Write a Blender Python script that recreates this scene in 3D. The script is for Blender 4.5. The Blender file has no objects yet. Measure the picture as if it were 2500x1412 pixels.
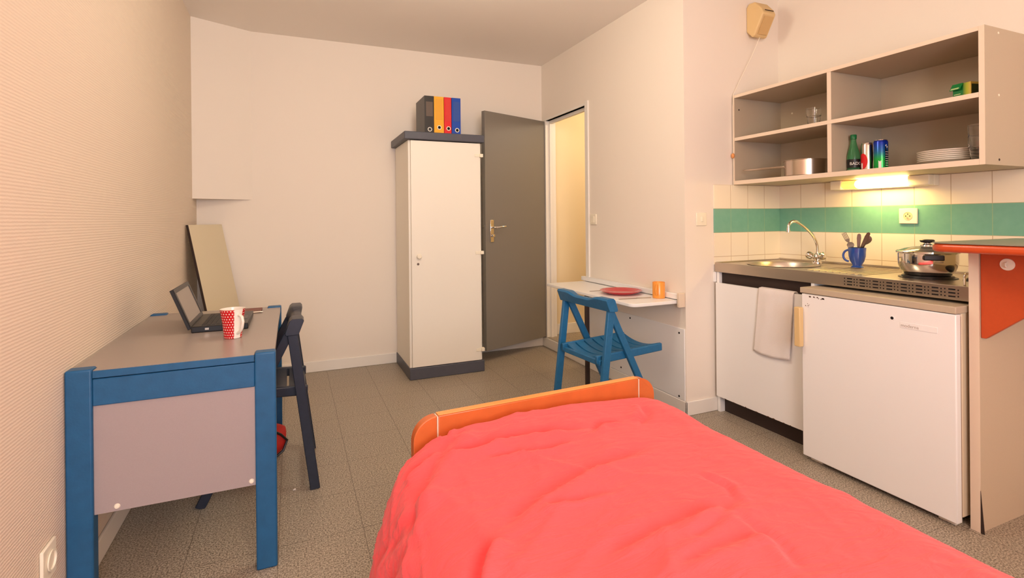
import bpy, bmesh, math, random
from math import sin, cos, pi, radians, sqrt
from mathutils import Vector, Matrix, noise

random.seed(4)
scene = bpy.context.scene
COL = scene.collection

# ------------------------------------------------------------------ camera
F_PX, YAW, PITCH, ROLL, CY = 1262.37, 0.4026, 0.0013, -0.0093, 536.56
Rv = Vector((cos(YAW), -sin(YAW), 0)); Dv = Vector((sin(YAW), cos(YAW), 0)); Zv = Vector((0, 0, 1))
Fv = Dv * cos(PITCH) - Zv * sin(PITCH); Uv = Zv * cos(PITCH) + Dv * sin(PITCH)
R2 = Rv * cos(ROLL) + Uv * sin(ROLL); U2 = -Rv * sin(ROLL) + Uv * cos(ROLL)
cam_d = bpy.data.cameras.new('camera'); cam = bpy.data.objects.new('camera', cam_d); COL.objects.link(cam)
M = Matrix((R2, U2, -Fv)).transposed().to_4x4(); M.translation = Vector((0, 0, 1.2))
cam.matrix_world = M
cam_d.sensor_width = 36.0; cam_d.lens = F_PX / 2500 * 36
cam_d.shift_y = -(706 - CY) / 2500
cam_d.clip_start = 0.02
scene.camera = cam

# ------------------------------------------------------------------ light
scene.view_settings.view_transform = 'Standard'; scene.view_settings.look = 'None'
scene.view_settings.exposure = 0.0; scene.view_settings.gamma = 1.0
scene.view_settings.use_curve_mapping = False
w = bpy.data.worlds.new('world'); scene.world = w; w.use_nodes = True
bg = w.node_tree.nodes['Background']; bg.inputs[0].default_value = (0.75, 0.86, 1.0, 1); bg.inputs[1].default_value = 1.0

def area(name, loc, rot, sx, sy, power, color):
    l = bpy.data.lights.new(name, 'AREA'); l.shape = 'RECTANGLE'; l.size = sx; l.size_y = sy
    l.energy = power; l.color = color
    o = bpy.data.objects.new(name, l); o.location = loc; o.rotation_euler = rot; COL.objects.link(o); return o
def point(name, loc, power, color, r=.05):
    l = bpy.data.lights.new(name, 'POINT'); l.energy = power; l.color = color; l.shadow_soft_size = r
    o = bpy.data.objects.new(name, l); o.location = loc; COL.objects.link(o); return o

# daylight through the window behind the camera (faces +Y into the room)
LW = area('window_daylight', (0.2, -1.56, 1.45), (radians(90), 0, 0), 1.5, 1.4, 78, (.74, .78, .90))
# warm lamp at the rear, behind the camera
LR = point('rear_lamp_light', (.55, -.8, 2.15), 46, (1, .66, .38), .14)
# added warm fill, no real lamp, lifts far wall and ceiling (above the frame)
LP = point('ceiling_fill_light', (.80, 2.20, 2.36), 27, (1, .92, .74), .24)
# warm hallway lamp beyond the door
LH = point('hall_lamp_light', (2.95, 3.5, 2.2), 17, (1.0, .84, .64), .08)

# ------------------------------------------------------------------ materials
def srgb(r, g, b):
    f = lambda c: (c/255/12.92) if c/255 <= .04045 else ((c/255+.055)/1.055)**2.4
    return (f(r), f(g), f(b), 1)
def mat(name, col, rough=.5, metal=0, noise_amt=0, nscale=30, bump=0, bscale=200, coat=0, trans=0, ior=1.45, emis=None, estr=0, spec=.5):
    m = bpy.data.materials.new(name); m.use_nodes = True
    nt = m.node_tree; b = nt.nodes['Principled BSDF']
    b.inputs['Base Color'].default_value = col; b.inputs['Roughness'].default_value = rough
    b.inputs['Metallic'].default_value = metal; b.inputs['Coat Weight'].default_value = coat
    b.inputs['Transmission Weight'].default_value = trans; b.inputs['IOR'].default_value = ior
    b.inputs['Specular IOR Level'].default_value = spec
    if emis: b.inputs['Emission Color'].default_value = emis; b.inputs['Emission Strength'].default_value = estr
    tc = nt.nodes.new('ShaderNodeTexCoord')
    if noise_amt:
        n = nt.nodes.new('ShaderNodeTexNoise'); n.inputs['Scale'].default_value = nscale; n.inputs['Detail'].default_value = 4
        mx = nt.nodes.new('ShaderNodeMix'); mx.data_type = 'RGBA'
        mx.inputs[6].default_value = tuple(c*(1-noise_amt) for c in col[:3]) + (1,)
        mx.inputs[7].default_value = tuple(min(1, c*(1+noise_amt)) for c in col[:3]) + (1,)
        nt.links.new(tc.outputs['Object'], n.inputs['Vector']); nt.links.new(n.outputs[0], mx.inputs[0])
        nt.links.new(mx.outputs[2], b.inputs['Base Color'])
    if bump:
        n2 = nt.nodes.new('ShaderNodeTexNoise'); n2.inputs['Scale'].default_value = bscale; n2.inputs['Detail'].default_value = 3
        bp = nt.nodes.new('ShaderNodeBump'); bp.inputs['Strength'].default_value = bump; bp.inputs['Distance'].default_value = .002
        nt.links.new(tc.outputs['Object'], n2.inputs['Vector']); nt.links.new(n2.outputs[0], bp.inputs['Height'])
        nt.links.new(bp.outputs[0], b.inputs['Normal'])
    return m

PAINT = srgb(243, 232, 218)
m_paint = mat('wall_paint', PAINT, .75, bump=.12, bscale=90)
m_ceil = mat('ceiling_paint', srgb(246, 238, 228), .9)
m_trim = mat('trim_paint', srgb(242, 236, 226), .45)
m_hall = mat('hall_paint', srgb(240, 222, 186), .7)
m_blue = mat('blue_stained_wood', srgb(30, 104, 152), .42, noise_amt=.22, nscale=45, bump=.15, bscale=120)
m_navy = mat('dark_navy_wood', srgb(38, 44, 58), .38, noise_amt=.2, nscale=40)
m_deskblue = mat('desk_blue_wood', srgb(30, 90, 134), .45, noise_amt=.2, nscale=30, bump=.15, bscale=150)
m_slate = mat('slate_blue_wood', srgb(82, 83, 92), .45, noise_amt=.12, nscale=25)
m_desktop = mat('grey_speckled_laminate', srgb(158, 146, 138), .30, noise_amt=.09, nscale=350)
m_deskpanel = mat('lilac_grey_laminate', srgb(166, 152, 150), .5, noise_amt=.05, nscale=350)
m_white_lam = mat('cream_laminate', srgb(243, 236, 222), .42)
m_enamel = mat('white_enamel', srgb(245, 243, 240), .35)
m_enamel_edge = mat('yellowed_enamel', srgb(226, 206, 176), .45)
m_greyboard = mat('greige_laminate', srgb(192, 176, 152), .5, noise_amt=.05, nscale=400)
m_edge = mat('cream_edge_band', srgb(232, 212, 188), .5)
m_doorgrey = mat('grey_door_paint', srgb(128, 121, 111), .5, noise_amt=.05, nscale=300)
m_steel = mat('stainless_steel', srgb(196, 185, 171), .30, 1.0, bump=.04, bscale=60)
m_chrome = mat('chrome', srgb(225, 220, 212), .08, 1.0)
m_pan = mat('polished_pan_steel', srgb(205, 190, 176), .2, 1.0)
m_steeld = mat('dark_steel', srgb(120, 112, 104), .3, 1.0)
m_black = mat('black_plastic', srgb(22, 21, 22), .35)
m_dark = mat('dark_brown_board', srgb(52, 38, 32), .6)
m_hole = mat('dark_hole', srgb(14, 12, 12), .9)
m_orange = mat('orange_wood', srgb(204, 106, 52), .35, noise_amt=.14, nscale=18, coat=.2)
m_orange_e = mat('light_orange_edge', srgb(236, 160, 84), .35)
m_worktopo = mat('orange_edge_laminate', srgb(200, 80, 36), .3, noise_amt=.08, nscale=60, coat=.3)
m_bracket = mat('orange_bracket_paint', srgb(196, 80, 36), .45, noise_amt=.06, nscale=80)
m_greytop = mat('grey_green_laminate', srgb(140, 138, 120), .3, noise_amt=.08, nscale=300)
m_beige = mat('beige_plastic', srgb(226, 194, 138), .45)
m_cream = mat('cream_plastic', srgb(247, 238, 216), .4)
m_bin = {k: mat('binder_' + k, c, .35) for k, c in dict(black=srgb(40, 36, 34), yellow=srgb(238, 172, 40), red=srgb(222, 34, 40), blue=srgb(16, 72, 168)).items()}
m_binside = mat('binder_side_grey', srgb(112, 102, 92), .5, noise_amt=.1, nscale=200)
m_paper = mat('paper_white', srgb(236, 230, 220), .7)
m_red = mat('red_ceramic', srgb(200, 34, 44), .2, coat=.5)
m_orangec = mat('orange_ceramic', srgb(245, 158, 62), .25, coat=.4)
m_bluec = mat('blue_ceramic', srgb(38, 78, 160), .15, coat=.6)
m_whitec = mat('white_ceramic', srgb(244, 234, 220), .18, coat=.3)
m_glass = mat('clear_glass', (.97, .96, .95, 1), .03, trans=1.0, ior=1.42)
m_lidglass = mat('lid_glass', (.95, .97, .9, 1), .03, trans=.9, ior=1.3)
m_greenglass = mat('green_glass', srgb(120, 200, 140), .06, trans=.8, ior=1.25)
m_mirror = mat('leaning_board_face', srgb(226, 212, 180), .4)
m_redbag = mat('red_nylon', srgb(190, 40, 30), .6, bump=.5, bscale=60)
m_towel = mat('white_towel', srgb(240, 232, 226), .95, bump=.8, bscale=450)
m_screen = mat('laptop_screen', srgb(128, 112, 98), .25, coat=.3)
m_brown = mat('notebook_brown', srgb(120, 62, 48), .5)

def node_math(nt, op, a, b=None, c=None):
    n = nt.nodes.new('ShaderNodeMath'); n.operation = op
    for i, v in enumerate((a, b, c)):
        if v is None: continue
        if isinstance(v, (int, float)): n.inputs[i].default_value = v
        else: nt.links.new(v, n.inputs[i])
    return n.outputs[0]
def mixcol(nt, fac, a, b):
    n = nt.nodes.new('ShaderNodeMix'); n.data_type = 'RGBA'
    for s, v in ((0, fac), (6, a), (7, b)):
        if isinstance(v, (int, float, tuple)): n.inputs[s].default_value = v
        else: nt.links.new(v, n.inputs[s])
    return n.outputs[2]
def pos_xyz(nt):
    g = nt.nodes.new('ShaderNodeNewGeometry'); s = nt.nodes.new('ShaderNodeSeparateXYZ'); nt.links.new(g.outputs['Position'], s.inputs[0])
    return g.outputs['Position'], s.outputs[0], s.outputs[1], s.outputs[2]
def line_mask(nt, v, origin, step, width):   # 1 on a seam
    t = node_math(nt, 'FRACT', node_math(nt, 'DIVIDE', node_math(nt, 'SUBTRACT', v, origin - 40*step), step))
    d = node_math(nt, 'MINIMUM', t, node_math(nt, 'SUBTRACT', 1.0, t))
    return node_math(nt, 'LESS_THAN', d, width/step/2)

def tile_material(name, axis, origin, step):
    m = mat(name, PAINT, .22); nt = m.node_tree; b = nt.nodes['Principled BSDF']
    P, X, Y, Z = pos_xyz(nt)
    a = line_mask(nt, X if axis == 'x' else Y, origin, step, .0032)
    c = line_mask(nt, Z, 1.1026, .1497, .0032)
    grout = node_math(nt, 'MAXIMUM', a, c)
    band = node_math(nt, 'MULTIPLY', node_math(nt, 'GREATER_THAN', Z, 1.1026), node_math(nt, 'LESS_THAN', Z, 1.2523))
    n = nt.nodes.new('ShaderNodeTexNoise'); n.inputs['Scale'].default_value = 26; nt.links.new(P, n.inputs['Vector'])
    green = mixcol(nt, n.outputs[0], srgb(112, 172, 150), srgb(128, 186, 164))
    base = mixcol(nt, band, srgb(246, 234, 212), green)
    gcol = mixcol(nt, band, srgb(206, 182, 150), srgb(150, 186, 150))
    nt.links.new(mixcol(nt, grout, base, gcol), b.inputs['Base Color'])
    bp = nt.nodes.new('ShaderNodeBump'); bp.inputs['Distance'].default_value = .001; bp.inputs['Strength'].default_value = .6; bp.invert = True
    nt.links.new(grout, bp.inputs['Height']); nt.links.new(bp.outputs[0], b.inputs['Normal'])
    return m
m_tile_y = tile_material('wall_tiles_recess', 'x', 2.985, .1455)
m_tile_x = tile_material('wall_tiles_kitchen', 'y', 2.468, .1628)

def floor_material():
    m = mat('vinyl_tile_floor', PAINT, .42); nt = m.node_tree; b = nt.nodes['Principled BSDF']
    P, X, Y, Z = pos_xyz(nt)
    seam = node_math(nt, 'MAXIMUM', line_mask(nt, X, .246, .302, .0028), line_mask(nt, Y, 2.391, .302, .0022))
    n = nt.nodes.new('ShaderNodeTexNoise'); n.inputs['Scale'].default_value = 170; n.inputs['Detail'].default_value = 3; n.inputs['Roughness'].default_value = .7
    n2 = nt.nodes.new('ShaderNodeTexNoise'); n2.inputs['Scale'].default_value = 2.5
    nt.links.new(P, n.inputs['Vector']); nt.links.new(P, n2.inputs['Vector'])
    cr = nt.nodes.new('ShaderNodeValToRGB'); e = cr.color_ramp.elements
    e[0].position = .38; e[0].color = srgb(96, 84, 70); e[1].position = .62; e[1].color = srgb(206, 192, 172)
    nt.links.new(n.outputs[0], cr.inputs[0])
    c2 = mixcol(nt, node_math(nt, 'MULTIPLY', n2.outputs[0], .25), cr.outputs[0], srgb(140, 124, 104))
    nt.links.new(mixcol(nt, node_math(nt, 'MULTIPLY', seam, .6), c2, srgb(70, 58, 48)), b.inputs['Base Color'])
    return m
m_floor = floor_material()

def ribbed_wall():
    m = mat('ribbed_wallpaper', srgb(232, 215, 196), .75); nt = m.node_tree; b = nt.nodes['Principled BSDF']
    P, X, Y, Z = pos_xyz(nt)
    wv = nt.nodes.new('ShaderNodeTexWave'); wv.bands_direction = 'Z'; wv.inputs['Scale'].default_value = 34
    wv.inputs['Distortion'].default_value = 1.2; wv.inputs['Detail'].default_value = 2; wv.inputs['Detail Scale'].default_value = 3
    nt.links.new(P, wv.inputs['Vector'])
    bp = nt.nodes.new('ShaderNodeBump'); bp.inputs['Distance'].default_value = .0016; bp.inputs['Strength'].default_value = .38
    nt.links.new(wv.outputs[1], bp.inputs['Height']); nt.links.new(bp.outputs[0], b.inputs['Normal'])
    return m
m_rib = ribbed_wall()

def duvet_material():
    m = mat('coral_red_cotton', srgb(246, 82, 86), .8); nt = m.node_tree; b = nt.nodes['Principled BSDF']
    b.inputs['Sheen Weight'].default_value = .15
    P, X, Y, Z = pos_xyz(nt)
    mp = nt.nodes.new('ShaderNodeMapping'); mp.inputs['Rotation'].default_value = (0, 0, .5); mp.inputs['Scale'].default_value = (5, 16, 8)
    nt.links.new(P, mp.inputs[0])
    n = nt.nodes.new('ShaderNodeTexNoise'); n.inputs['Scale'].default_value = 1.6; n.inputs['Detail'].default_value = 5; n.inputs['Distortion'].default_value = 1.5
    nt.links.new(mp.outputs[0], n.inputs['Vector'])
    bp = nt.nodes.new('ShaderNodeBump'); bp.inputs['Distance'].default_value = .02; bp.inputs['Strength'].default_value = .45
    nt.links.new(n.outputs[0], bp.inputs['Height']); nt.links.new(bp.outputs[0], b.inputs['Normal'])
    return m
m_duvet = duvet_material()

def polka_material():
    m = mat('red_polka_dot_ceramic', srgb(205, 20, 30), .2, coat=.4); nt = m.node_tree; b = nt.nodes['Principled BSDF']
    uv = nt.nodes.new('ShaderNodeUVMap'); s = nt.nodes.new('ShaderNodeSeparateXYZ'); nt.links.new(uv.outputs[0], s.inputs[0])
    u = node_math(nt, 'MULTIPLY', s.outputs[0], 24.0); v = node_math(nt, 'MULTIPLY', s.outputs[1], 11.0)
    row = node_math(nt, 'MODULO', node_math(nt, 'FLOOR', v), 2.0)
    uu = node_math(nt, 'SUBTRACT', node_math(nt, 'FRACT', node_math(nt, 'ADD', u, node_math(nt, 'MULTIPLY', row, .5))), .5)
    vv = node_math(nt, 'SUBTRACT', node_math(nt, 'FRACT', v), .5)
    d = node_math(nt, 'ADD', node_math(nt, 'MULTIPLY', uu, uu), node_math(nt, 'MULTIPLY', vv, vv))
    dot = node_math(nt, 'LESS_THAN', d, .045)
    # plain white strip behind the handle
    st = node_math(nt, 'MULTIPLY', node_math(nt, 'GREATER_THAN', s.outputs[0], .44), node_math(nt, 'LESS_THAN', s.outputs[0], .56))
    nt.links.new(mixcol(nt, node_math(nt, 'MAXIMUM', dot, st), srgb(205, 20, 30), srgb(246, 238, 226)), b.inputs['Base Color'])
    return m
m_polka = polka_material()

def ramp_material(name, stops, axis=2, lo=0, hi=1, rough=.2, metal=0):
    m = mat(name, PAINT, rough, metal); nt = m.node_tree; b = nt.nodes['Principled BSDF']
    tc = nt.nodes.new('ShaderNodeTexCoord'); s = nt.nodes.new('ShaderNodeSeparateXYZ'); nt.links.new(tc.outputs['Object'], s.inputs[0])
    t = node_math(nt, 'DIVIDE', node_math(nt, 'SUBTRACT', s.outputs[axis], lo), hi-lo)
    cr = nt.nodes.new('ShaderNodeValToRGB'); nt.links.new(t, cr.inputs[0])
    el = cr.color_ramp.elements
    while len(el) < len(stops): el.new(.5)
    for e, (p, c) in zip(el, stops): e.position = p; e.color = c
    nt.links.new(cr.outputs[0], b.inputs['Base Color']); return m

# ------------------------------------------------------------------ mesh helpers
class MB:
    def __init__(s): s.bm = bmesh.new(); s.mi = 0
    def _f(s, vs):
        try: f = s.bm.faces.new(vs); f.material_index = s.mi; return f
        except ValueError: return None
    def box(s, x0, x1, y0, y1, z0, z1):
        v = [s.bm.verts.new((x, y, z)) for z in (z0, z1) for y in (y0, y1) for x in (x0, x1)]
        for q in ((0, 2, 3, 1), (4, 5, 7, 6), (0, 1, 5, 4), (2, 6, 7, 3), (0, 4, 6, 2), (1, 3, 7, 5)): s._f([v[i] for i in q])
        return s
    def obox(s, a, b, w, h, up=(0, 0, 1)):
        """bar from a to b, w sideways, h in the 'up' direction"""
        a, b = Vector(a), Vector(b); d = (b-a).normalized(); up = Vector(up)
        sd = d.cross(up)
        if sd.length < 1e-4: sd = d.cross(Vector((1, 0, 0)))
        sd.normalize(); u = sd.cross(d)
        v = []
        for p in (a, b):
            for i, j in ((-1, -1), (1, -1), (1, 1), (-1, 1)): v.append(s.bm.verts.new(p + sd*i*w/2 + u*j*h/2))
        for q in ((0, 1, 2, 3), (7, 6, 5, 4), (0, 4, 5, 1), (1, 5, 6, 2), (2, 6, 7, 3), (3, 7, 4, 0)): s._f([v[i] for i in q])
        return s
    def prism(s, pts, ext):
        """closed polygon pts (3d), extruded by vector ext"""
        e = Vector(ext); a = [s.bm.verts.new(p) for p in pts]; b = [s.bm.verts.new(Vector(p)+e) for p in pts]
        s._f(a); s._f(b[::-1]); n = len(pts)
        for i in range(n): s._f([a[i], b[i], b[(i+1) % n], a[(i+1) % n]][::-1])
        return s
    def lathe(s, prof, c=(0, 0, 0), n=40, axis='z', uv=False, cap=False):
        c = Vector(c); rings = []
        for r, z in prof:
            ring = []
            for i in range(n):
                t = 2*pi*i/n; x, y = r*cos(t), r*sin(t)
                p = {'z': (x, y, z), 'x': (z, x, y), 'y': (x, z, y)}[axis]
                ring.append(s.bm.verts.new(c + Vector(p)))
            rings.append(ring)
        ul = s.bm.loops.layers.uv.verify() if uv else None
        z0, z1 = prof[0][1], prof[-1][1]
        for k in range(len(rings)-1):
            for i in range(n):
                j = (i+1) % n
                f = s._f([rings[k][i], rings[k][j], rings[k+1][j], rings[k+1][i]])
                if f:
                    f.smooth = True
                    if uv:
                        us = (i/n, (i+1)/n, (i+1)/n, i/n); vs = (k, k, k+1, k+1)
                        for l, a, b in zip(f.loops, us, vs): l[ul].uv = (a, (prof[b][1]-z0)/(z1-z0))
        if cap:
            s._f(rings[0][::-1]); s._f(rings[-1])
        return s
    def tube(s, pts, r, n=10, caps=True):
        pts = [Vector(p) for p in pts]; rings = []; m = len(pts)
        rr = r if isinstance(r, (list, tuple)) else [r]*m
        pu = None
        for k, p in enumerate(pts):
            d = (pts[min(k+1, m-1)] - pts[max(k-1, 0)]).normalized()
            if pu is None: pu = d.cross(Vector((0, 0, 1)) if abs(d.z) < .9 else Vector((1, 0, 0))).normalized()
            pu = (pu - d*pu.dot(d)).normalized(); pv = d.cross(pu)
            rings.append([s.bm.verts.new(p + (pu*cos(2*pi*i/n) + pv*sin(2*pi*i/n))*rr[k]) for i in range(n)])
        for k in range(m-1):
            for i in range(n):
                f = s._f([rings[k][i], rings[k][(i+1) % n], rings[k+1][(i+1) % n], rings[k+1][i]])
                if f: f.smooth = True
        if caps: s._f(rings[0][::-1]); s._f(rings[-1])
        return s
    def loft(s, sections, closed=True, smooth=False, caps=True):
        rings = [[s.bm.verts.new(p) for p in sec] for sec in sections]; n = len(rings[0])
        for k in range(len(rings)-1):
            for i in range(n if closed else n-1):
                j = (i+1) % n; f = s._f([rings[k][i], rings[k][j], rings[k+1][j], rings[k+1][i]])
                if f: f.smooth = smooth
        if caps and closed: s._f(rings[0][::-1]); s._f(rings[-1])
        return s
    def disc(s, c, r, axis='z', n=32, ry=None):
        c = Vector(c); vs = []
        for i in range(n):
            t = 2*pi*i/n; x, y = r*cos(t), (ry or r)*sin(t)
            vs.append(s.bm.verts.new(c + Vector({'z': (x, y, 0), 'x': (0, x, y), 'y': (x, 0, y)}[axis])))
        s._f(vs); return s
    def sphere(s, c, r, n=16, sx=1, sy=1, sz=1):
        prof = [(r*sin(pi*k/n)+1e-5, -r*cos(pi*k/n)) for k in range(n+1)]
        b = len(s.bm.verts); s.lathe(prof, (0, 0, 0), n*2); s.bm.verts.ensure_lookup_table()
        for v in s.bm.verts[b:]: v.co = Vector((v.co.x*sx + c[0], v.co.y*sy + c[1], v.co.z*sz + c[2]))
        return s

MW = {}    # world matrices of parents
def link(name, mesh, mats, parent=None, local=False, bevel=0, bseg=2, loc=None, subsurf=0, autosmooth=False):
    """one mesh object. Vertices are given in world space (or in the parent's space when local)."""
    for m_ in (mats if isinstance(mats, (list, tuple)) else [mats]): mesh.materials.append(m_)
    o = bpy.data.objects.new(name, mesh); COL.objects.link(o)
    if parent is not None:
        o.parent = parent
        if not local: mesh.transform(MW[parent.name].inverted())
        MW[o.name] = MW[parent.name].copy()
    else:
        L = Vector(loc) if loc is not None else None
        if L is None:
            xs = [v.co for v in mesh.vertices]
            L = Vector((sum(v.x for v in xs)/len(xs), sum(v.y for v in xs)/len(xs), min(v.z for v in xs)))
        mesh.transform(Matrix.Translation(-L)); o.location = L; MW[o.name] = Matrix.Translation(L)
    if bevel:
        bv = o.modifiers.new('bevel', 'BEVEL'); bv.width = bevel; bv.segments = bseg; bv.limit_method = 'ANGLE'; bv.angle_limit = radians(40)
        bv.harden_normals = False
    if subsurf:
        sb = o.modifiers.new('subdivision', 'SUBSURF'); sb.levels = subsurf; sb.render_levels = subsurf
    return o
def obj(name, mb, mats, parent=None, **k):
    bmesh.ops.recalc_face_normals(mb.bm, faces=mb.bm.faces[:])
    me = bpy.data.meshes.new(name); mb.bm.to_mesh(me); mb.bm.free()
    if len(me.polygons) < 20000: me.set_sharp_from_angle(angle=radians(38))
    return link(name, me, mats, parent, **k)
def tag(o, label=None, cat=None, group=None, kind=None):
    if label: o['label'] = label
    if cat: o['category'] = cat
    if group: o['group'] = group
    if kind: o['kind'] = kind
    return o
def thing(name, label, cat, loc=(0, 0, 0), rz=0, group=None):
    o = bpy.data.objects.new(name, None); COL.objects.link(o); o.location = loc; o.rotation_euler = (0, 0, rz); o.empty_display_size = .05
    MW[o.name] = Matrix.Translation(loc) @ Matrix.Rotation(rz, 4, 'Z')
    return tag(o, label, cat, group)
def struct(name, mb, m, parent=None, **k):
    o = obj(name, mb, m, parent, **k)
    if parent is None: o['kind'] = 'structure'
    return o
def copy_tree(o, parent=None):
    c = o.copy(); COL.objects.link(c)
    if parent is not None: c.parent = parent
    for ch in list(o.children): copy_tree(ch, c)
    return c
def text_mesh(txt, size, extrude=0):
    cu = bpy.data.curves.new('lettering', 'FONT'); cu.body = txt; cu.size = size; cu.extrude = extrude
    o = bpy.data.objects.new('lettering', cu); COL.objects.link(o)
    dg = bpy.context.evaluated_depsgraph_get(); dg.update()
    me = bpy.data.meshes.new_from_object(o.evaluated_get(dg)); bpy.data.objects.remove(o); return me
def wrap_text(name, txt, size, c, r, theta0, z, m, parent, rot=0):
    """letters bent round a vertical cylinder of radius r at centre c, start angle theta0"""
    me = text_mesh(txt, size)
    bm = bmesh.new(); bm.from_mesh(me); bmesh.ops.triangulate(bm, faces=bm.faces[:])
    for v in bm.verts:
        x, y = v.co.x, v.co.y
        x, y = x*cos(rot)-y*sin(rot), x*sin(rot)+y*cos(rot)
        t = theta0 + x/r; v.co = Vector((c[0]+r*cos(t), c[1]+r*sin(t), z+y))
    bm.to_mesh(me); bm.free()
    return link(name, me, m, parent)

# ------------------------------------------------------------------ the room
XL, XF, XR, YB, YK, ZC, YR = -.642, 2.187, 2.985, 4.395, 2.4665, 2.646, -1.5
T = .12
struct('floor', MB().box(XL-T, XF+.06, YR-T, YB+T, -.1, 0).box(XF+.06, XR+T, YR-T, YK+.1, -.1, 0), m_floor, loc=(0, 0, 0))
struct('ceiling', MB().box(XL-T, XR+T, YR-T, YB+T, ZC, ZC+.1), m_ceil, loc=(0, 0, ZC))
struct('wall_left', MB().box(XL-T, XL, YR-T, YB+T, 0, ZC), m_rib, loc=(XL, 0, 0))
struct('wall_far', MB().box(XL, XF+.09, YB, YB+T, 0, ZC), m_paint, loc=(0, YB, 0))
# slanted boxed-in corner above the leaning board
struct('trim_1', MB().prism([(XL, YB, 1.365), (XL, 4.222, 1.365), (-.275, YB, 1.365)], (0, 0, ZC-1.365)), m_paint, loc=(XL, YB, 1.365))
# wall with the doorway: pieces around the opening
DY0, DY1, DZ0, DZ1 = 3.60, 4.325, .092, 2.112
struct('wall_table_side', MB().box(XF, XF+.09, YK, DY0, 0, ZC).box(XF, XF+.09, DY0, YB, DZ1, ZC).box(XF, XF+.09, DY1, YB, 0, DZ1), m_paint, loc=(XF, YK, 0))
struct('wall_recess', MB().box(XF+.09, XR, YK, YK+.08, 0, ZC), m_paint, loc=(XF, YK, 0))
struct('wall_right', MB().box(XR, XR+T, YR-T, YK+.08, 0, ZC), m_paint, loc=(XR, 0, 0))
WX0, WX1, WZ0, WZ1 = -.55, .95, .75, 2.25
struct('wall_rear', MB().box(XL, WX0, YR-T, YR, 0, ZC).box(WX1, XR, YR-T, YR, 0, ZC).box(WX0, WX1, YR-T, YR, 0, WZ0).box(WX0, WX1, YR-T, YR, WZ1, ZC), m_paint, loc=(0, YR, 0))
wn = MB()
for x0, x1 in ((WX0, WX0+.05), (WX1-.05, WX1), (.17, .23)): wn.box(x0, x1, YR-.05, YR, WZ0, WZ1)
wn.box(WX0+.05, WX1-.05, YR-.05, YR, WZ0, WZ0+.05).box(WX0+.05, WX1-.05, YR-.05, YR, WZ1-.05, WZ1)
struct('window_1', wn, m_trim, bevel=.004, loc=(WX0, YR, WZ0))
# skirting boards
struct('baseboard_left', MB().box(XL, XL+.012, YR, YB, 0, .085), m_trim, bevel=.004, loc=(XL, 0, 0))
struct('baseboard_far', MB().box(XL+.012, XF-.012, YB-.012, YB, 0, .085), m_trim, bevel=.004, loc=(0, YB, 0))
struct('baseboard_table_side', MB().box(XF-.012, XF, YK-.012, YB, 0, .085), m_trim, bevel=.004, loc=(XF, YK, 0))
struct('baseboard_recess', MB().box(XF-.012, 2.43, YK-.012, YK, 0, .085), m_trim, bevel=.004, loc=(XF, YK, 0))
# raised threshold and hallway behind the door
struct('trim_2', MB().box(XF-.004, XF+.09, DY0, DY1, 0.005, .09), m_trim, loc=(XF, DY0, 0))
struct('floor_hall', MB().box(XF+.09, 3.6, 2.62, YB, .02, .092).box(XF-.002, XF+.09, DY0, DY1, .0905, .094), m_floor, loc=(XF, 2.6, 0))
struct('wall_hall', MB().box(XF+.09, 3.6, YB-.005, YB+T, .0, 2.5).box(3.6, 3.7, 2.55, YB+T, .0, 2.5).box(XF+.09, 3.6, 2.55, 2.62, .0, 2.5), m_hall, loc=(XF+.1, YB, 0))
struct('ceiling_hall', MB().box(XF+.09, 3.7, 2.55, YB+T, 2.5, 2.58), m_hall, loc=(XF+.1, YB, 2.5))
struct('baseboard_hall', MB().box(XF+.09, 3.6, YB-.018, YB-.005, .092, .19), m_trim, bevel=.003, loc=(XF+.1, YB, 0))
# door frame: thin strip round the opening
fr = MB().box(XF-.012, XF+.1, DY0-.047, DY0, .0, DZ1+.03)
fr.box(XF-.006, XF+.1, DY0, DY1+.02, DZ1, DZ1+.018).box(XF-.006, XF+.1, DY1-.018, DY1+.02, DZ0, DZ1)
fr.box(XF+.03, XF+.06, DY0, DY0+.012, DZ0, DZ1).box(XF+.03, XF+.06, DY0+.012, DY1-.018, DZ1-.028, DZ1).box(XF+.03, XF+.06, DY1-.034, DY1-.018, DZ0, DZ1-.028)
struct('trim_3', fr, m_trim, bevel=.002, loc=(XF, DY0, 0))
# the open door leaf
hinge = Vector((2.178, 4.322, 0)); free = Vector((1.487, 4.055, 0)); dl = (free-hinge).normalized(); nl = Vector((dl.y, -dl.x, 0))  # nl points away from camera?
if nl.y < 0: nl = -nl
door = bpy.data.objects.new('door_1', None); COL.objects.link(door); door.location = hinge
ang = math.atan2(dl.y, dl.x); door.rotation_euler = (0, 0, ang); door['kind'] = 'structure'
MW['door_1'] = Matrix.Translation(hinge) @ Matrix.Rotation(ang, 4, 'Z')
Lw = (free-hinge).length; sgn = 1 if (Matrix.Rotation(ang, 3, 'Z').inverted() @ nl).y > 0 else -1
yy = lambda a, b: (min(a*sgn, b*sgn), max(a*sgn, b*sgn))
y0, y1 = yy(0, .04)
obj('door_leaf', MB().box(0, Lw, y0, y1, .097, 2.108), m_doorgrey, door, local=True, bevel=.002)
y0, y1 = yy(-.008, 0)
obj('handle_plate', MB().box(Lw-.088, Lw-.048, y0, y1, 1.005, 1.195), m_chrome, door, local=True, bevel=.003)
ys = -sgn
obj('lever_handle', MB().tube([(Lw-.068, ys*.008, 1.13), (Lw-.068, ys*.045, 1.13), (Lw-.08, ys*.052, 1.13), (Lw-.185, ys*.052, 1.137)], [.009, .009, .009, .006]), m_chrome, door, local=True)
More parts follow.
